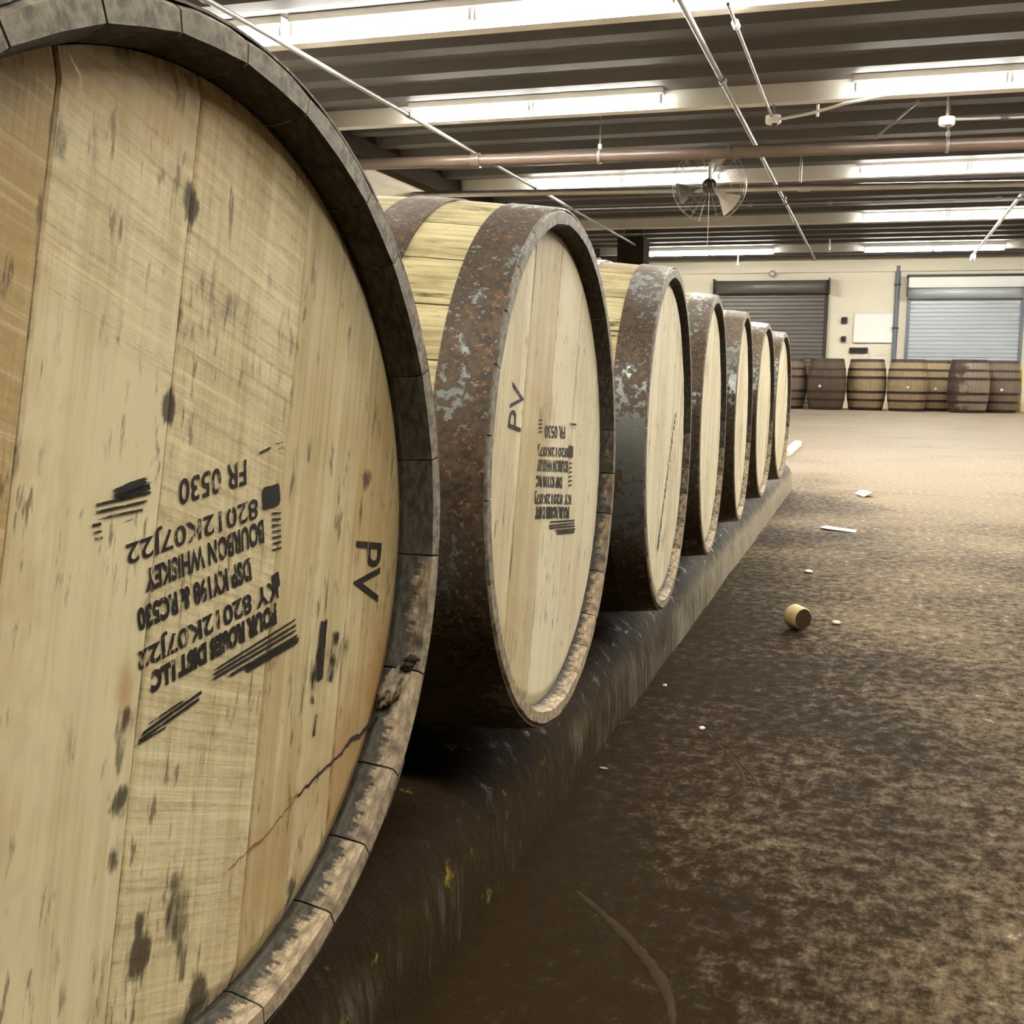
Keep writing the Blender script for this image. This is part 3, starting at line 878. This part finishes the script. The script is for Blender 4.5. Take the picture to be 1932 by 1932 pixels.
# --- the other heads
for i in range(2, 7):
    rr = random.Random(40 + i)
    e = [-.2495] + sorted(-.25 + .5 * (j + 1) / 6 + rr.uniform(-.018, .018) for j in range(5)) + [.2495]
    mk = paint_plain(5.0 * i, [rr.uniform(.56, .9) for _ in range(6)], [rr.uniform(0, .15) for _ in range(6)], e)
    th = rr.uniform(.12, .24)
    for j in range(6):
        link('head_board', board_mesh(e[j], e[j + 1], th, 6, 24, mk(j), .2518, -.0105), 'head', barrels[i])
# dotted line of stencil residue on the third head
dots = [(0.1108, 0.0355), (0.0473, -0.0368), (-0.0014, -0.1022), (-0.0396, -0.1491), (-0.0582, -0.172)]
st = []
for i in range(len(dots) - 1):
    a, b = Vector(dots[i]), Vector(dots[i + 1])
    for q in range(7):
        p = a.lerp(b, q / 7)
        st.append(([p, p + Vector((.011, .0015)) * RNG.uniform(.5, 1.2)], RNG.uniform(.0034, .0055), 1.3))
smear(st, B3)
smear([([(.055, .02 - .016 * q), (.095, .004 - .016 * q)], .0055, .55) for q in range(6)], B3)

# ------------------------------------------------------------------ upright barrels by the back wall
UL, UR0, UR1 = 0.91, 0.285, 0.345
def urad(z):
    t = (z - UL / 2) / (UL / 2)
    return UR0 + (UR1 - UR0) * (1 - t * t)
def upright_mesh():
    nst = 30
    zs = [0, .01, .08, .18, .30, .455, .61, .73, .83, .90, UL]
    V, F = [], []
    for z in zs:
        for k in range(nst):
            for q, d in ((0.04, .004), (.12, 0), (.88, 0), (.96, .004)):
                a = 2 * math.pi * (k + q) / nst
                r = urad(z) - d
                V.append((r * math.cos(a), r * math.sin(a), z))
    m = nst * 4
    for i in range(len(zs) - 1):
        for j in range(m):
            F.append((i * m + j, i * m + (j + 1) % m, (i + 1) * m + (j + 1) % m, (i + 1) * m + j))
    top = (len(zs) - 1) * m
    n = len(V)
    for k in range(m):
        x, y_, z = V[top + k]
        f = (UR0 - .022) / math.hypot(x, y_)
        V.append((x * f, y_ * f, UL)); 
    for k in range(m):
        x, y_, z = V[n + k]
        V.append((x, y_, UL - .03))
    for j in range(m):
        F.append((top + j, top + (j + 1) % m, n + (j + 1) % m, n + j))
        F.append((n + j, n + (j + 1) % m, n + m + (j + 1) % m, n + m + j))
    F.append(tuple(range(m - 1, -1, -1)))
    return V, F
ub_me = {}
uV, uF = upright_mesh()
for kx in ('barrel_d', 'barrel_p', 'barrel_m', 'barrel_s'):
    me = mesh('staves', uV, uF); me.materials.append(MT[kx]); ub_me[kx] = me
def uhoop(z0, z1):
    t = .003
    pr = [(urad(z0) + t, z0), (urad((z0 + z1) / 2) + t, (z0 + z1) / 2), (urad(z1) + t, z1), (urad(z1) - .001, z1), (urad(z0) - .001, z0)]
    b = MB().lathe(pr, 'Z', (0, 0, 0), 36, True, True)
    me = mesh('hoop', b.V, b.F, True); me.set_sharp_from_angle(angle=math.radians(40)); me.materials.append(MT['hoopd']); return me
uh = [uhoop(.004, .055), uhoop(.165, .205), uhoop(.305, .35), uhoop(.56, .605), uhoop(.705, .745), uhoop(.855, .906)]
hd = MB().lathe([(0, UL - .028), (UR0 - .0225, UL - .028), (UR0 - .0225, UL - .045), (0, UL - .045)], 'Z', (0, 0, 0), 36, False)
uhead_me = mesh('head', hd.V, hd.F); uhead_me.materials.append(MT['barrel_m'])
bung_b = MB().lathe([(0, .012), (.022, .010), (.026, 0)], 'Y', (0, 0, 0), 12)
ubung_me = mesh('bung', [(v[0], -v[1], v[2]) for v in bung_b.V], bung_b.F); ubung_me.materials.append(MT['paper'])
UP = [(-1.16, 21.25, 'barrel_m', 'upright barrel half hidden behind the last lying barrel', None, .3),
      (-0.47, 21.12, 'barrel_d', 'dark brown upright barrel, first full one right of the lying row', (-.10, .42), 1.2),
      (0.215, 21.30, 'barrel_p', 'pale upright barrel with black hoops between a dark barrel and another pale one', None, 2.2),
      (0.905, 21.12, 'barrel_p', 'pale upright barrel with black hoops below the wall pipe', (.0, .42), 3.0),
      (1.37, 21.76, 'barrel_p', 'upright barrel set back in a narrow gap, second from right end of pale barrels', (.02, .40), 4.1),
      (1.90, 21.02, 'barrel_s', 'upright barrel with dark stained left side, second from the right end', None, 0.2),
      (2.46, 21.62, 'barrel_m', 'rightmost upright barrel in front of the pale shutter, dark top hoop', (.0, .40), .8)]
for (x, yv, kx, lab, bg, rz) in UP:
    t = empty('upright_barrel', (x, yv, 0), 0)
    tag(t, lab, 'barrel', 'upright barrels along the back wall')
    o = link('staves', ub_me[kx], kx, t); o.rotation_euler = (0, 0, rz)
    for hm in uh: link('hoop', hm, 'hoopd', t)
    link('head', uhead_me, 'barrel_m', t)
    if bg:
        r = urad(bg[1]) - .002
        o = link('bung', ubung_me, 'paper', t, (bg[0], -math.sqrt(r * r - bg[0] ** 2), bg[1]))
# dark spill down the left side of the second barrel from the right
# ------------------------------------------------------------------ fluorescent strip lights
def fixture(L):
    root = empty('strip_light', (0, 0, 0))
    # channel against the deck, bare tubes on lamp holders under it
    MB().box((0, -.150, .030), (L, -.010, .082), .004).build('channel', 'white', root)
    nh = 2 if L > 1.5 else 1
    for half in range(nh):
        x0 = half * L / nh + .03
        x1 = (half + 1) * L / nh - .03
        for yy in (-.120, -.045):
            MB().tube([(x0, yy, -.022), (x1, yy, -.022)], .019, 8).build('tube', 'tube', root)
            for xx in (x0 - .022, x1 + .002):
                MB().box((xx, yy - .018, -.043), (xx + .020, yy + .018, .032), .003).build('lamp_holder', 'white', root)
    return root
fx = {}
def place_fixture(L, x, yv, lab):
    if L not in fx:
        o = fx[L] = fixture(L)
    else:
        o = copy_tree(fx[L])
    o.location = (x, yv - .068, 2.757 if yv < 20 else 2.705)   # the farthest row hangs just below its beam
    return tag(o, lab, 'light', 'fluorescent strip lights under the ceiling beams')
ROWNAME = {7.05: 'nearest light row at the top edge', 9.45: 'second light row', 13.05: 'third light row behind the fan', 16.65: 'fourth light row', 20.25: 'farthest light row above the doors'}
place_fixture(1.14, -4.62, 7.05, 'short fluorescent strip light at the left end of the unbroken nearest light row')
for x, wd in ((-3.43, 'left strip'), (-.87, 'middle strip'), (1.69, 'right strip')):
    place_fixture(2.54, x, 7.05, 'bright fluorescent %s of the unbroken %s' % (wd, ROWNAME[7.05]))
for yv in (9.45, 13.05, 16.65, 20.25):
    for x, wd in ((-3.60, 'left strip'), (.06, 'right strip'), (3.72, 'unseen outer strip')) + (((7.38, 'added unseen far right strip'),) if yv > 20 else ()):  # outer strips of the farthest row are unseen, added to brighten the back wall
        if yv == 16.65 and x < 0: continue
        place_fixture(2.2, x, yv, 'bright fluorescent %s of the %s' % (wd, ROWNAME[yv]))
for yv in (-.15, 3.45):
    for x in (-3.60, .06):
        place_fixture(2.2, x, yv, 'fluorescent strip light outside the picture, %s %s' % ('above the middle of the lying row,' if yv > 0 else 'above the camera,', 'left one' if x < 0 else 'right one'))

# ------------------------------------------------------------------ pipes and conduits
def pipe(name, pts, r, mat, lab, cat='pipe', seg=12, parts=None):
    o = empty(name, pts[0])
    o0 = Vector(pts[0])
    MB().tube([Vector(p) - o0 for p in pts], r, seg).build('tube', mat, o)
    for (pn, a, b, rr, mt) in (parts or []):
        MB().tube([Vector(a) - o0, Vector(b) - o0], rr, seg).build(pn, mt, o)
    return tag(o, lab, cat)
yA = lambda x: 9.98 + .068 * (x + 1.29) * .9
pipe('sprinkler_main', [(X_LEFT, yA(X_LEFT), 2.45), (X_RIGHT, yA(X_RIGHT), 2.45)], .052, 'brownp', 'thick red-brown pipe crossing under the ceiling in front of the fan', 'pipe', 16,
     [('coupling', (-3.24, yA(-3.24), 2.45), (-3.16, yA(-3.16), 2.45), .068, 'brownp'), ('coupling', (-.98, yA(-.98), 2.45), (-.94, yA(-.94), 2.45), .058, 'brownp')])
yB = lambda x: 12.27 + .115 * (x + .55) * .9
pipe('steel_pipe', [(X_LEFT, yB(X_LEFT), 2.50), (X_RIGHT, yB(X_RIGHT), 2.50)], .033, 'steel', 'shiny grey steel pipe crossing behind the fan below the third light row', 'pipe', 14,
     [('coupling', (-.52, yB(-.52), 2.50), (-.40, yB(-.40), 2.50), .043, 'steel')])
pipe('thin_conduit', [(-3.6, 13.6, 2.55), (4.5, 13.9, 2.55)], .010, 'greyp', 'thin grey conduit crossing just below the shiny steel pipe', 'conduit', 8,
     [('coupling', (.62 + .9 * i, 13.76 + .03 * i, 2.55), (.67 + .9 * i, 13.76 + .03 * i, 2.55), .022, 'greyp') for i in range(-2, 3)])
pipe('ceiling_conduit', [(-3.27, 4.2, 2.55), (-3.27, 18.4, 2.55)], .017, 'greyp', 'long straight pipe receding under the ceiling from the top left corner', 'pipe', 10,
     [('coupling', (-3.27, 5.55 + k, 2.55), (-3.27, 5.63 + k, 2.55), .024, 'greyp') for k in (0, 2.9, 6.4)])
pipe('ceiling_conduit', [(-.80, 5.9, 2.585), (-.73, 20.4, 2.585)], .019, 'greyp', 'pipe receding under the ceiling right of centre, crossing above the brown pipe', 'pipe', 10,
     [('coupling', (-.785, 8.1, 2.585), (-.785, 8.2, 2.585), .030, 'greyp'), ('coupling', (-.75, 13.4, 2.585), (-.75, 13.5, 2.585), .028, 'greyp')])
pipe('ceiling_conduit', [(-.56, 6.6, 2.60), (-.555, 9.46, 2.60)], .011, 'greyp', 'short thin conduit ending at the white round junction box', 'conduit', 8,
     [('coupling', (-.56, 6.95, 2.60), (-.56, 7.02, 2.60), .024, 'white')])
pipe('ceiling_conduit', [(1.80, 13.95, 2.62), (1.80, 20.4, 2.62)], .022, 'white', 'pale pipe receding under the ceiling at the right edge, in front of the far lights', 'pipe', 10,
     [('end_cap', (1.80, 20.38, 2.60), (1.80, 20.50, 2.56), .045, 'white')])
pipe('ceiling_brace', [(.545, 9.62, 2.70), (.225, 10.33, 2.57)], .010, 'brownp', 'thin brown diagonal brace above the brown pipe, right of the junction box', 'brace', 8)
pipe('flexible_conduit', [(-.50, 9.42, 2.575), (-.25, 9.38, 2.60), (.0, 9.32, 2.645), (.3, 9.27, 2.672), (2.4, 9.27, 2.672)], .012, 'white', 'white cable running from the round junction box along the second light row', 'cable', 8,
     [('clip', (-.20, 9.372, 2.57), (-.20, 9.372, 2.66), .012, 'white')])
def junction(x, yv, z, lab, drop=False):
    o = empty('junction_box', (x, yv, z))
    MB().lathe([(0, .03), (.058, .03), (.062, .022), (.062, -.022), (.054, -.034), (0, -.036)], 'Z', (0, 0, 0), 24).build('body', 'white', o)
    MB().lathe([(0, -.034), (.022, -.036), (.020, -.055), (.010, -.062), (0, -.063)], 'Z', (.012, -.012, 0), 14).build('socket', 'darkm', o)
    MB().box((-.008, -.008, .028), (.008, .008, Z_RIB + .04 - z)).build('bracket', 'greyp', o)
    return tag(o, lab, 'junction box')
junction(-.545, 9.46, 2.585, 'white round junction box under the second light row, left of its right strip')
junction(.77, 9.80, 2.575, 'pale round junction box hanging on a rod above the brown pipe at right')
pipe('flexible_conduit', [(.83, 9.80, 2.585), (1.45, 9.86, 2.585), (2.6, 9.92, 2.585)], .012, 'greyp', 'grey conduit running right from the hanging junction box above the brown pipe', 'conduit', 8,
     [('coupling', (1.17, 9.83, 2.585), (1.22, 9.835, 2.585), .02, 'darkm')])
def hanger(x, lab):
    yv = yA(x)
    o = empty('pipe_hanger', (x, yv, 2.45))
    MB().tube([(0, 0, .075), (0, 0, Z_RIB - 2.45 + .03)], .009, 8).build('rod', 'greyp', o)
    MB().lathe([(.056, -.014), (.064, -.014), (.064, .014), (.056, .014)], 'X', (0, 0, 0), 24, True, True).build('clevis', 'greyp', o)
    MB().lathe([(0, .02), (.016, .02), (.020, 0), (.016, -.022), (0, -.024)], 'Z', (0, 0, .088), 10).build('nut', 'white', o)
    return tag(o, lab, 'pipe hanger', 'hangers of the brown pipe')
hanger(-2.07, 'pale rod hanger holding the brown pipe left of the fan')
hanger(.80, 'pale rod hanger holding the brown pipe below the right junction box')
def head_sprinkler(x, yv, z, lab):
    o = empty('sprinkler', (x, yv, z))
    MB().tube([(0, 0, .0), (0, 0, Z_DECK - z + .01)], .012, 8).build('stem', 'steel', o)
    MB().lathe([(0, -.03), (.026, -.03), (.028, -.026), (.008, -.022), (.008, 0), (0, .0)], 'Z', (0, 0, 0), 12).build('deflector', 'white', o)
    return tag(o, lab, 'sprinkler')
head_sprinkler(-.50, 12.30, 2.56, 'small pale fitting standing on the shiny steel pipe right of the fan')
head_sprinkler(-.45, 19.1, 2.60, 'tiny pale sprinkler head under the ceiling left of the farthest right light strip')
head_sprinkler(-2.05, 20.45, 2.55, 'tiny white sprinkler head under the farthest left light strip')
# round sensor over the first door
o = empty('wall_sensor', (-1.62, Y_FAR - .10, 2.54))
MB().lathe([(0, -.09), (.03, -.083), (.05, -.05), (.055, -.02), (.055, 0), (0, 0)], 'Y', (0, 0, 0), 18).build('dome', 'white', o)
MB().lathe([(.055, -.012), (.066, -.012), (.066, 0), (.055, 0)], 'Y', (0, 0, 0), 18, True, True).build('ring', 'greyp', o)
tag(o, 'small white dome sensor on the wall ledge above the dark shutter', 'sensor')

# ------------------------------------------------------------------ hanging fan with round wire guard
FX, FY, FZ, FR = -1.295, 11.3, 2.395, .355
fan = empty('hanging_fan', (FX, FY, FZ), math.atan2(CAM_X - FX, FY))   # turned to face the aisle
tag(fan, 'round caged three-blade fan hanging from the ceiling on a rod', 'fan')
MB().tube([(0, .06, .05), (0, .06, Z_RIB - FZ + .06)], .016, 10).build('down_rod', 'steel', fan)
MB().lathe([(0, .06), (.045, .06), (.05, .02), (.03, 0), (0, 0)], 'Z', (0, .06, Z_RIB - FZ - .08), 16).build('canopy', 'steel', fan)
MB().lathe([(0, .16), (.06, .155), (.075, .11), (.075, .02), (.06, -.005), (0, -.01)], 'Y', (0, 0, 0), 24).build('motor', 'darkm', fan)
MB().lathe([(0, -.085), (.022, -.082), (.036, -.06), (.04, -.03), (.04, 0), (0, 0)], 'Y', (0, 0, 0), 20).build('hub', 'darkm', fan)
def blade(ang):
    V, F = [], []
    nr, na_ = 6, 5
    for i in range(nr + 1):
        r = .045 + (.325 - .045) * i / nr
        half = .09 + .30 * smooth01(i / nr) 
        for j in range(na_ + 1):
            q = j / na_ - .5
            a = ang + q * half * 1.9
            V.append((r * math.cos(a), -.045 + q * -.10, r * math.sin(a)))
    n = len(V)
    V += [(v[0], v[1] + .003, v[2]) for v in V[:n]]
    m = na_ + 1
    for i in range(nr):
        for j in range(na_):
            q = (i * m + j, i * m + j + 1, (i + 1) * m + j + 1, (i + 1) * m + j)
            F += [q, tuple(x + n for x in q[::-1])]
    me = mesh('blade', V, F, True)
    return link('blade', me, 'steel', fan)
for a in (math.radians(196), math.radians(-42), math.radians(8 + 72)):
    blade(a)
g = MB()
for yy, rr in ((-.10, .20), (-.10, .30), (-.03, FR), (.05, FR - .02), (-.105, .10)):
    g.tube([(rr * math.cos(t * math.pi / 24), yy, rr * math.sin(t * math.pi / 24)) for t in range(49)], .0035 if rr > .34 else .0016, 6, False)
g.build('guard_ring', 'steel', fan)
g = MB()
for t in range(24):
    a = 2 * math.pi * t / 24
    c, s = math.cos(a), math.sin(a)
    g.tube([(.05 * c, -.11, .05 * s), (.30 * c, -.10, .30 * s), (FR * c, -.03, FR * s), ((FR - .02) * c, .05, (FR - .02) * s), (.07 * c, .12, .07 * s)], .0013, 5, False)
g.build('guard_wire', 'steel', fan)
MB().tube([(.0, -.02, -.07), (.0, -.02, -.60)], .003, 6).build('pull_cord', 'white', fan)

# ------------------------------------------------------------------ dark unit heater high at the left
o = empty('unit_heater', (-3.35, 17.4, 2.2))
MB().box((-.20, 0, .0), (.21, .5, .48), .012).build('casing', 'soot', o)
for k in range(7):
    MB().box((-.17, -.02, .04 + k * .06), (.18, .002, .07 + k * .06), .002).build('louvre', 'soot', o)
for s in (-.15, .16):
    MB().tube([(s, .25, .47), (s, .25, Z_RIB - 2.2 + .04)], .008, 8).build('rod', 'greyp', o)
tag(o, 'dark box-shaped unit heater hanging near the left end of the farthest lights', 'heater')

# ------------------------------------------------------------------ things on the back wall between the doors
o = empty('notice_board', (.305, Y_FAR, 1.52))
MB().box((-.37, -.03, -.265), (.37, 0, .265), .004).build('panel', 'board', o)
for a, b in (((-.385, -.04, -.28), (.385, 0, -.262)), ((-.385, -.04, .262), (.385, 0, .28)), ((-.385, -.04, -.28), (-.367, 0, .28)), ((.367, -.04, -.28), (.385, 0, .28))):
    MB().box(a, b, .003).build('frame', 'white', o)
tag(o, 'large blank white board on the cream wall between the doors', 'board')
o = empty('wall_pipe', (.675, Y_FAR - .07, 0))
MB().tube([(0, 0, 0), (0, 0, 2.66)], .045, 14).build('tube', 'bluep', o)
for z in (.7, 1.5, 2.3):
    MB().box((-.06, -.05, z), (.06, .07, z + .03), .003).build('clamp', 'darkm', o)
tag(o, 'vertical blue-grey pipe on the wall beside the pale shutter', 'pipe')
o = empty('wall_plate', (.035, Y_FAR, 1.10))
MB().box((-.17, -.05, -.05), (.17, 0, .05), .006).build('casing', 'darkm', o)
MB().box((-.14, -.058, -.02), (.14, -.048, .02), .002).build('face', 'blackr', o)
tag(o, 'dark long control plate low on the wall under the white board', 'plate')
for z, lab, sc in ((1.66, 'small dark switch box left of the white board, the upper one', 1), (1.31, 'small dark hook-shaped box left of the white board, the lower one', .85)):
    o = empty('switch_box', (-.25, Y_FAR, z))
    MB().box((-.055 * sc, -.07, -.06 * sc), (.055 * sc, 0, .06 * sc), .008).build('casing', 'darkm', o)
    MB().tube([(0, -.07, .0), (-.05 * sc, -.11, .03 * sc)], .012, 8).build('lever', 'blackr', o)
    tag(o, lab, 'switch box')
o = empty('bollard', (2.80, 22.1, 0))
MB().lathe([(0, 0), (.075, 0), (.075, .74), (.06, .775), (.03, .79), (0, .792)], 'Z', (0, 0, 0), 20).build('post', 'yellow', o)
MB().lathe([(.0765, .33), (.0775, .34), (.0775, .42), (.0765, .43)], 'Z', (0, 0, 0), 20).build('band', 'greyp', o)
tag(o, 'yellow post in front of the pale shutter at the right edge', 'bollard')

# ------------------------------------------------------------------ litter on the floor
def bung():
    o = empty('barrel_bung', (.185, 2.43, 0.0), .75)
    prof = [(.0, -.017), (.0215, -.017), (.0235, -.0145), (.0265, .013), (.0245, .018), (.012, .0205), (0, .021)]
    b = MB().lathe(prof[1:], 'Y', (0, 0, .0265), 28)
    b.build('plug', 'bung', o)
    MB().lathe([(0, -.0175), (.0213, -.0172)], 'Y', (0, 0, .0265), 28, False).build('end_face', 'bung_end', o)
    return tag(o, 'wooden barrel bung lying on the brown floor, dark end facing the camera', 'bung')
bung()
def scrap(name, c, pts, lift, mat, lab, cat):
    n = len(pts)
    V = []
    for i, (x, y_) in enumerate(pts): V.append((x, y_, .0015 + lift * (.5 + .5 * math.sin(i * 2.1))))
    ctr = (sum(p[0] for p in pts) / n, sum(p[1] for p in pts) / n, .004 + lift)
    V.append(ctr)
    F = [(i, (i + 1) % n, n) for i in range(n)]
    V2 = V + [(v[0], v[1], max(.0004, v[2] - .0011)) for v in V]
    F2 = F + [tuple(x + n + 1 for x in f[::-1]) for f in F] + [(i, i + n + 1, (i + 1) % n + n + 1, (i + 1) % n) for i in range(n)]
    return tag(link(name, mesh(name, V2, F2), mat, None, c), lab, cat)
scrap('paper_scrap', (.215, 4.11, 0), [(-.06, .05), (-.035, .085), (.0, .06), (.035, .03), (.07, .0), (.065, -.03), (.01, -.015), (-.04, .0)], .006, 'paper', 'torn strip of white paper lying flat on the floor', 'paper')
scrap('paper_scrap', (.30, 5.40, 0), [(-.04, .02), (-.015, .09), (.02, .05), (.042, .06), (.035, -.03), (.0, -.05)], .022, 'paper', 'small crumpled white scrap on the floor near the joint line', 'paper')
def chip(c, r, mat, lab):
    bm = bmesh.new(); bmesh.ops.create_icosphere(bm, subdivisions=2, radius=1)
    for v in bm.verts:
        k = 1 + .3 * noise.noise(v.co * 1.7 + Vector((c[0], c[1], 0)) * 31)
        v.co = Vector((v.co.x * r[0], v.co.y * r[1], v.co.z * r[2])) * k
    o = MB().bm(bm, True).build('chip', mat, None, (c[0], c[1], r[2] * .8))
    return tag(o, lab, 'chip')
chip((.090, 1.668), (.0055, .006, .003), 'paper', 'tiny white chip on the dark floor at the start of a curved scrape')
chip((-.005, 1.885), (.004, .005, .003), 'paper', 'tiny white chip close to the kerb below the third barrel')
chip((-.012, 1.448), (.006, .002, .0016), 'bung', 'tiny pale splinter on the floor near the kerb')
chip((.17, 3.18), (.012, .02, .004), 'paper', 'small pale fleck on the floor behind the bung')
chip((.262, 2.52), (.010, .014, .004), 'paper', 'small pale fleck on the floor right of the bung')
o = empty('timber_strip', (-.23, 8.6, 0))
MB().box((-.03, -.65, 0), (.03, .65, .045), .006).build('strip', 'paper', o)
tag(o, 'pale strip lying on the floor just past the last lying barrel', 'strip')
# curved scrapes of dried mud on the floor
def scrape(pts, w0, lab):
    P = [Vector(p) for p in pts]
    Q = []
    for i in range(len(P) - 1):
        p0, p1, p2, p3 = P[max(i - 1, 0)], P[i], P[i + 1], P[min(i + 2, len(P) - 1)]
        for k in range(8):
            t = k / 8
            Q.append(.5 * ((2 * p1) + (p2 - p0) * t + (2 * p0 - 5 * p1 + 4 * p2 - p3) * t * t + (3 * p1 - p0 - 3 * p2 + p3) * t ** 3))
    Q.append(P[-1])
    V, F = [], []
    for i, p in enumerate(Q):
        t = (Q[min(i + 1, len(Q) - 1)] - Q[max(i - 1, 0)]).normalized()
        nn = Vector((-t.y, t.x))
        e = i / (len(Q) - 1)
        hw_ = w0 * (.35 + .65 * math.sin(math.pi * min(1, max(0, e)))) * RNG.uniform(.75, 1.2)
        for s, z in ((-1, .0002), (-.3, .0009), (.4, .0007), (1, .0002)):
            V.append((p.x + nn.x * hw_ * s, p.y + nn.y * hw_ * s, z))
    for i in range(len(Q) - 1):
        for j in range(3):
            F.append((4 * i + j, 4 * i + j + 1, 4 * i + j + 5, 4 * i + j + 4))
    o = link('mud_scrape', mesh('mud_scrape', V, F, True), 'scuff', fl)
    o['label'] = lab
    return o
scrape([(.10, 1.65), (.145, 1.56), (.172, 1.48), (.172, 1.42), (.160, 1.39)], .004, 'curved scrape mark on the floor below the tiny white chip, the inner one')
scrape([(.125, 1.60), (.175, 1.51), (.195, 1.45)], .003, 'curved scrape mark on the floor beside a longer one, the outer one')
scrape([(.045, 1.08), (.10, 1.02), (.145, .96), (.17, .91), (.18, .87)], .006, 'long curved scrape mark on the floor at the bottom of the picture')
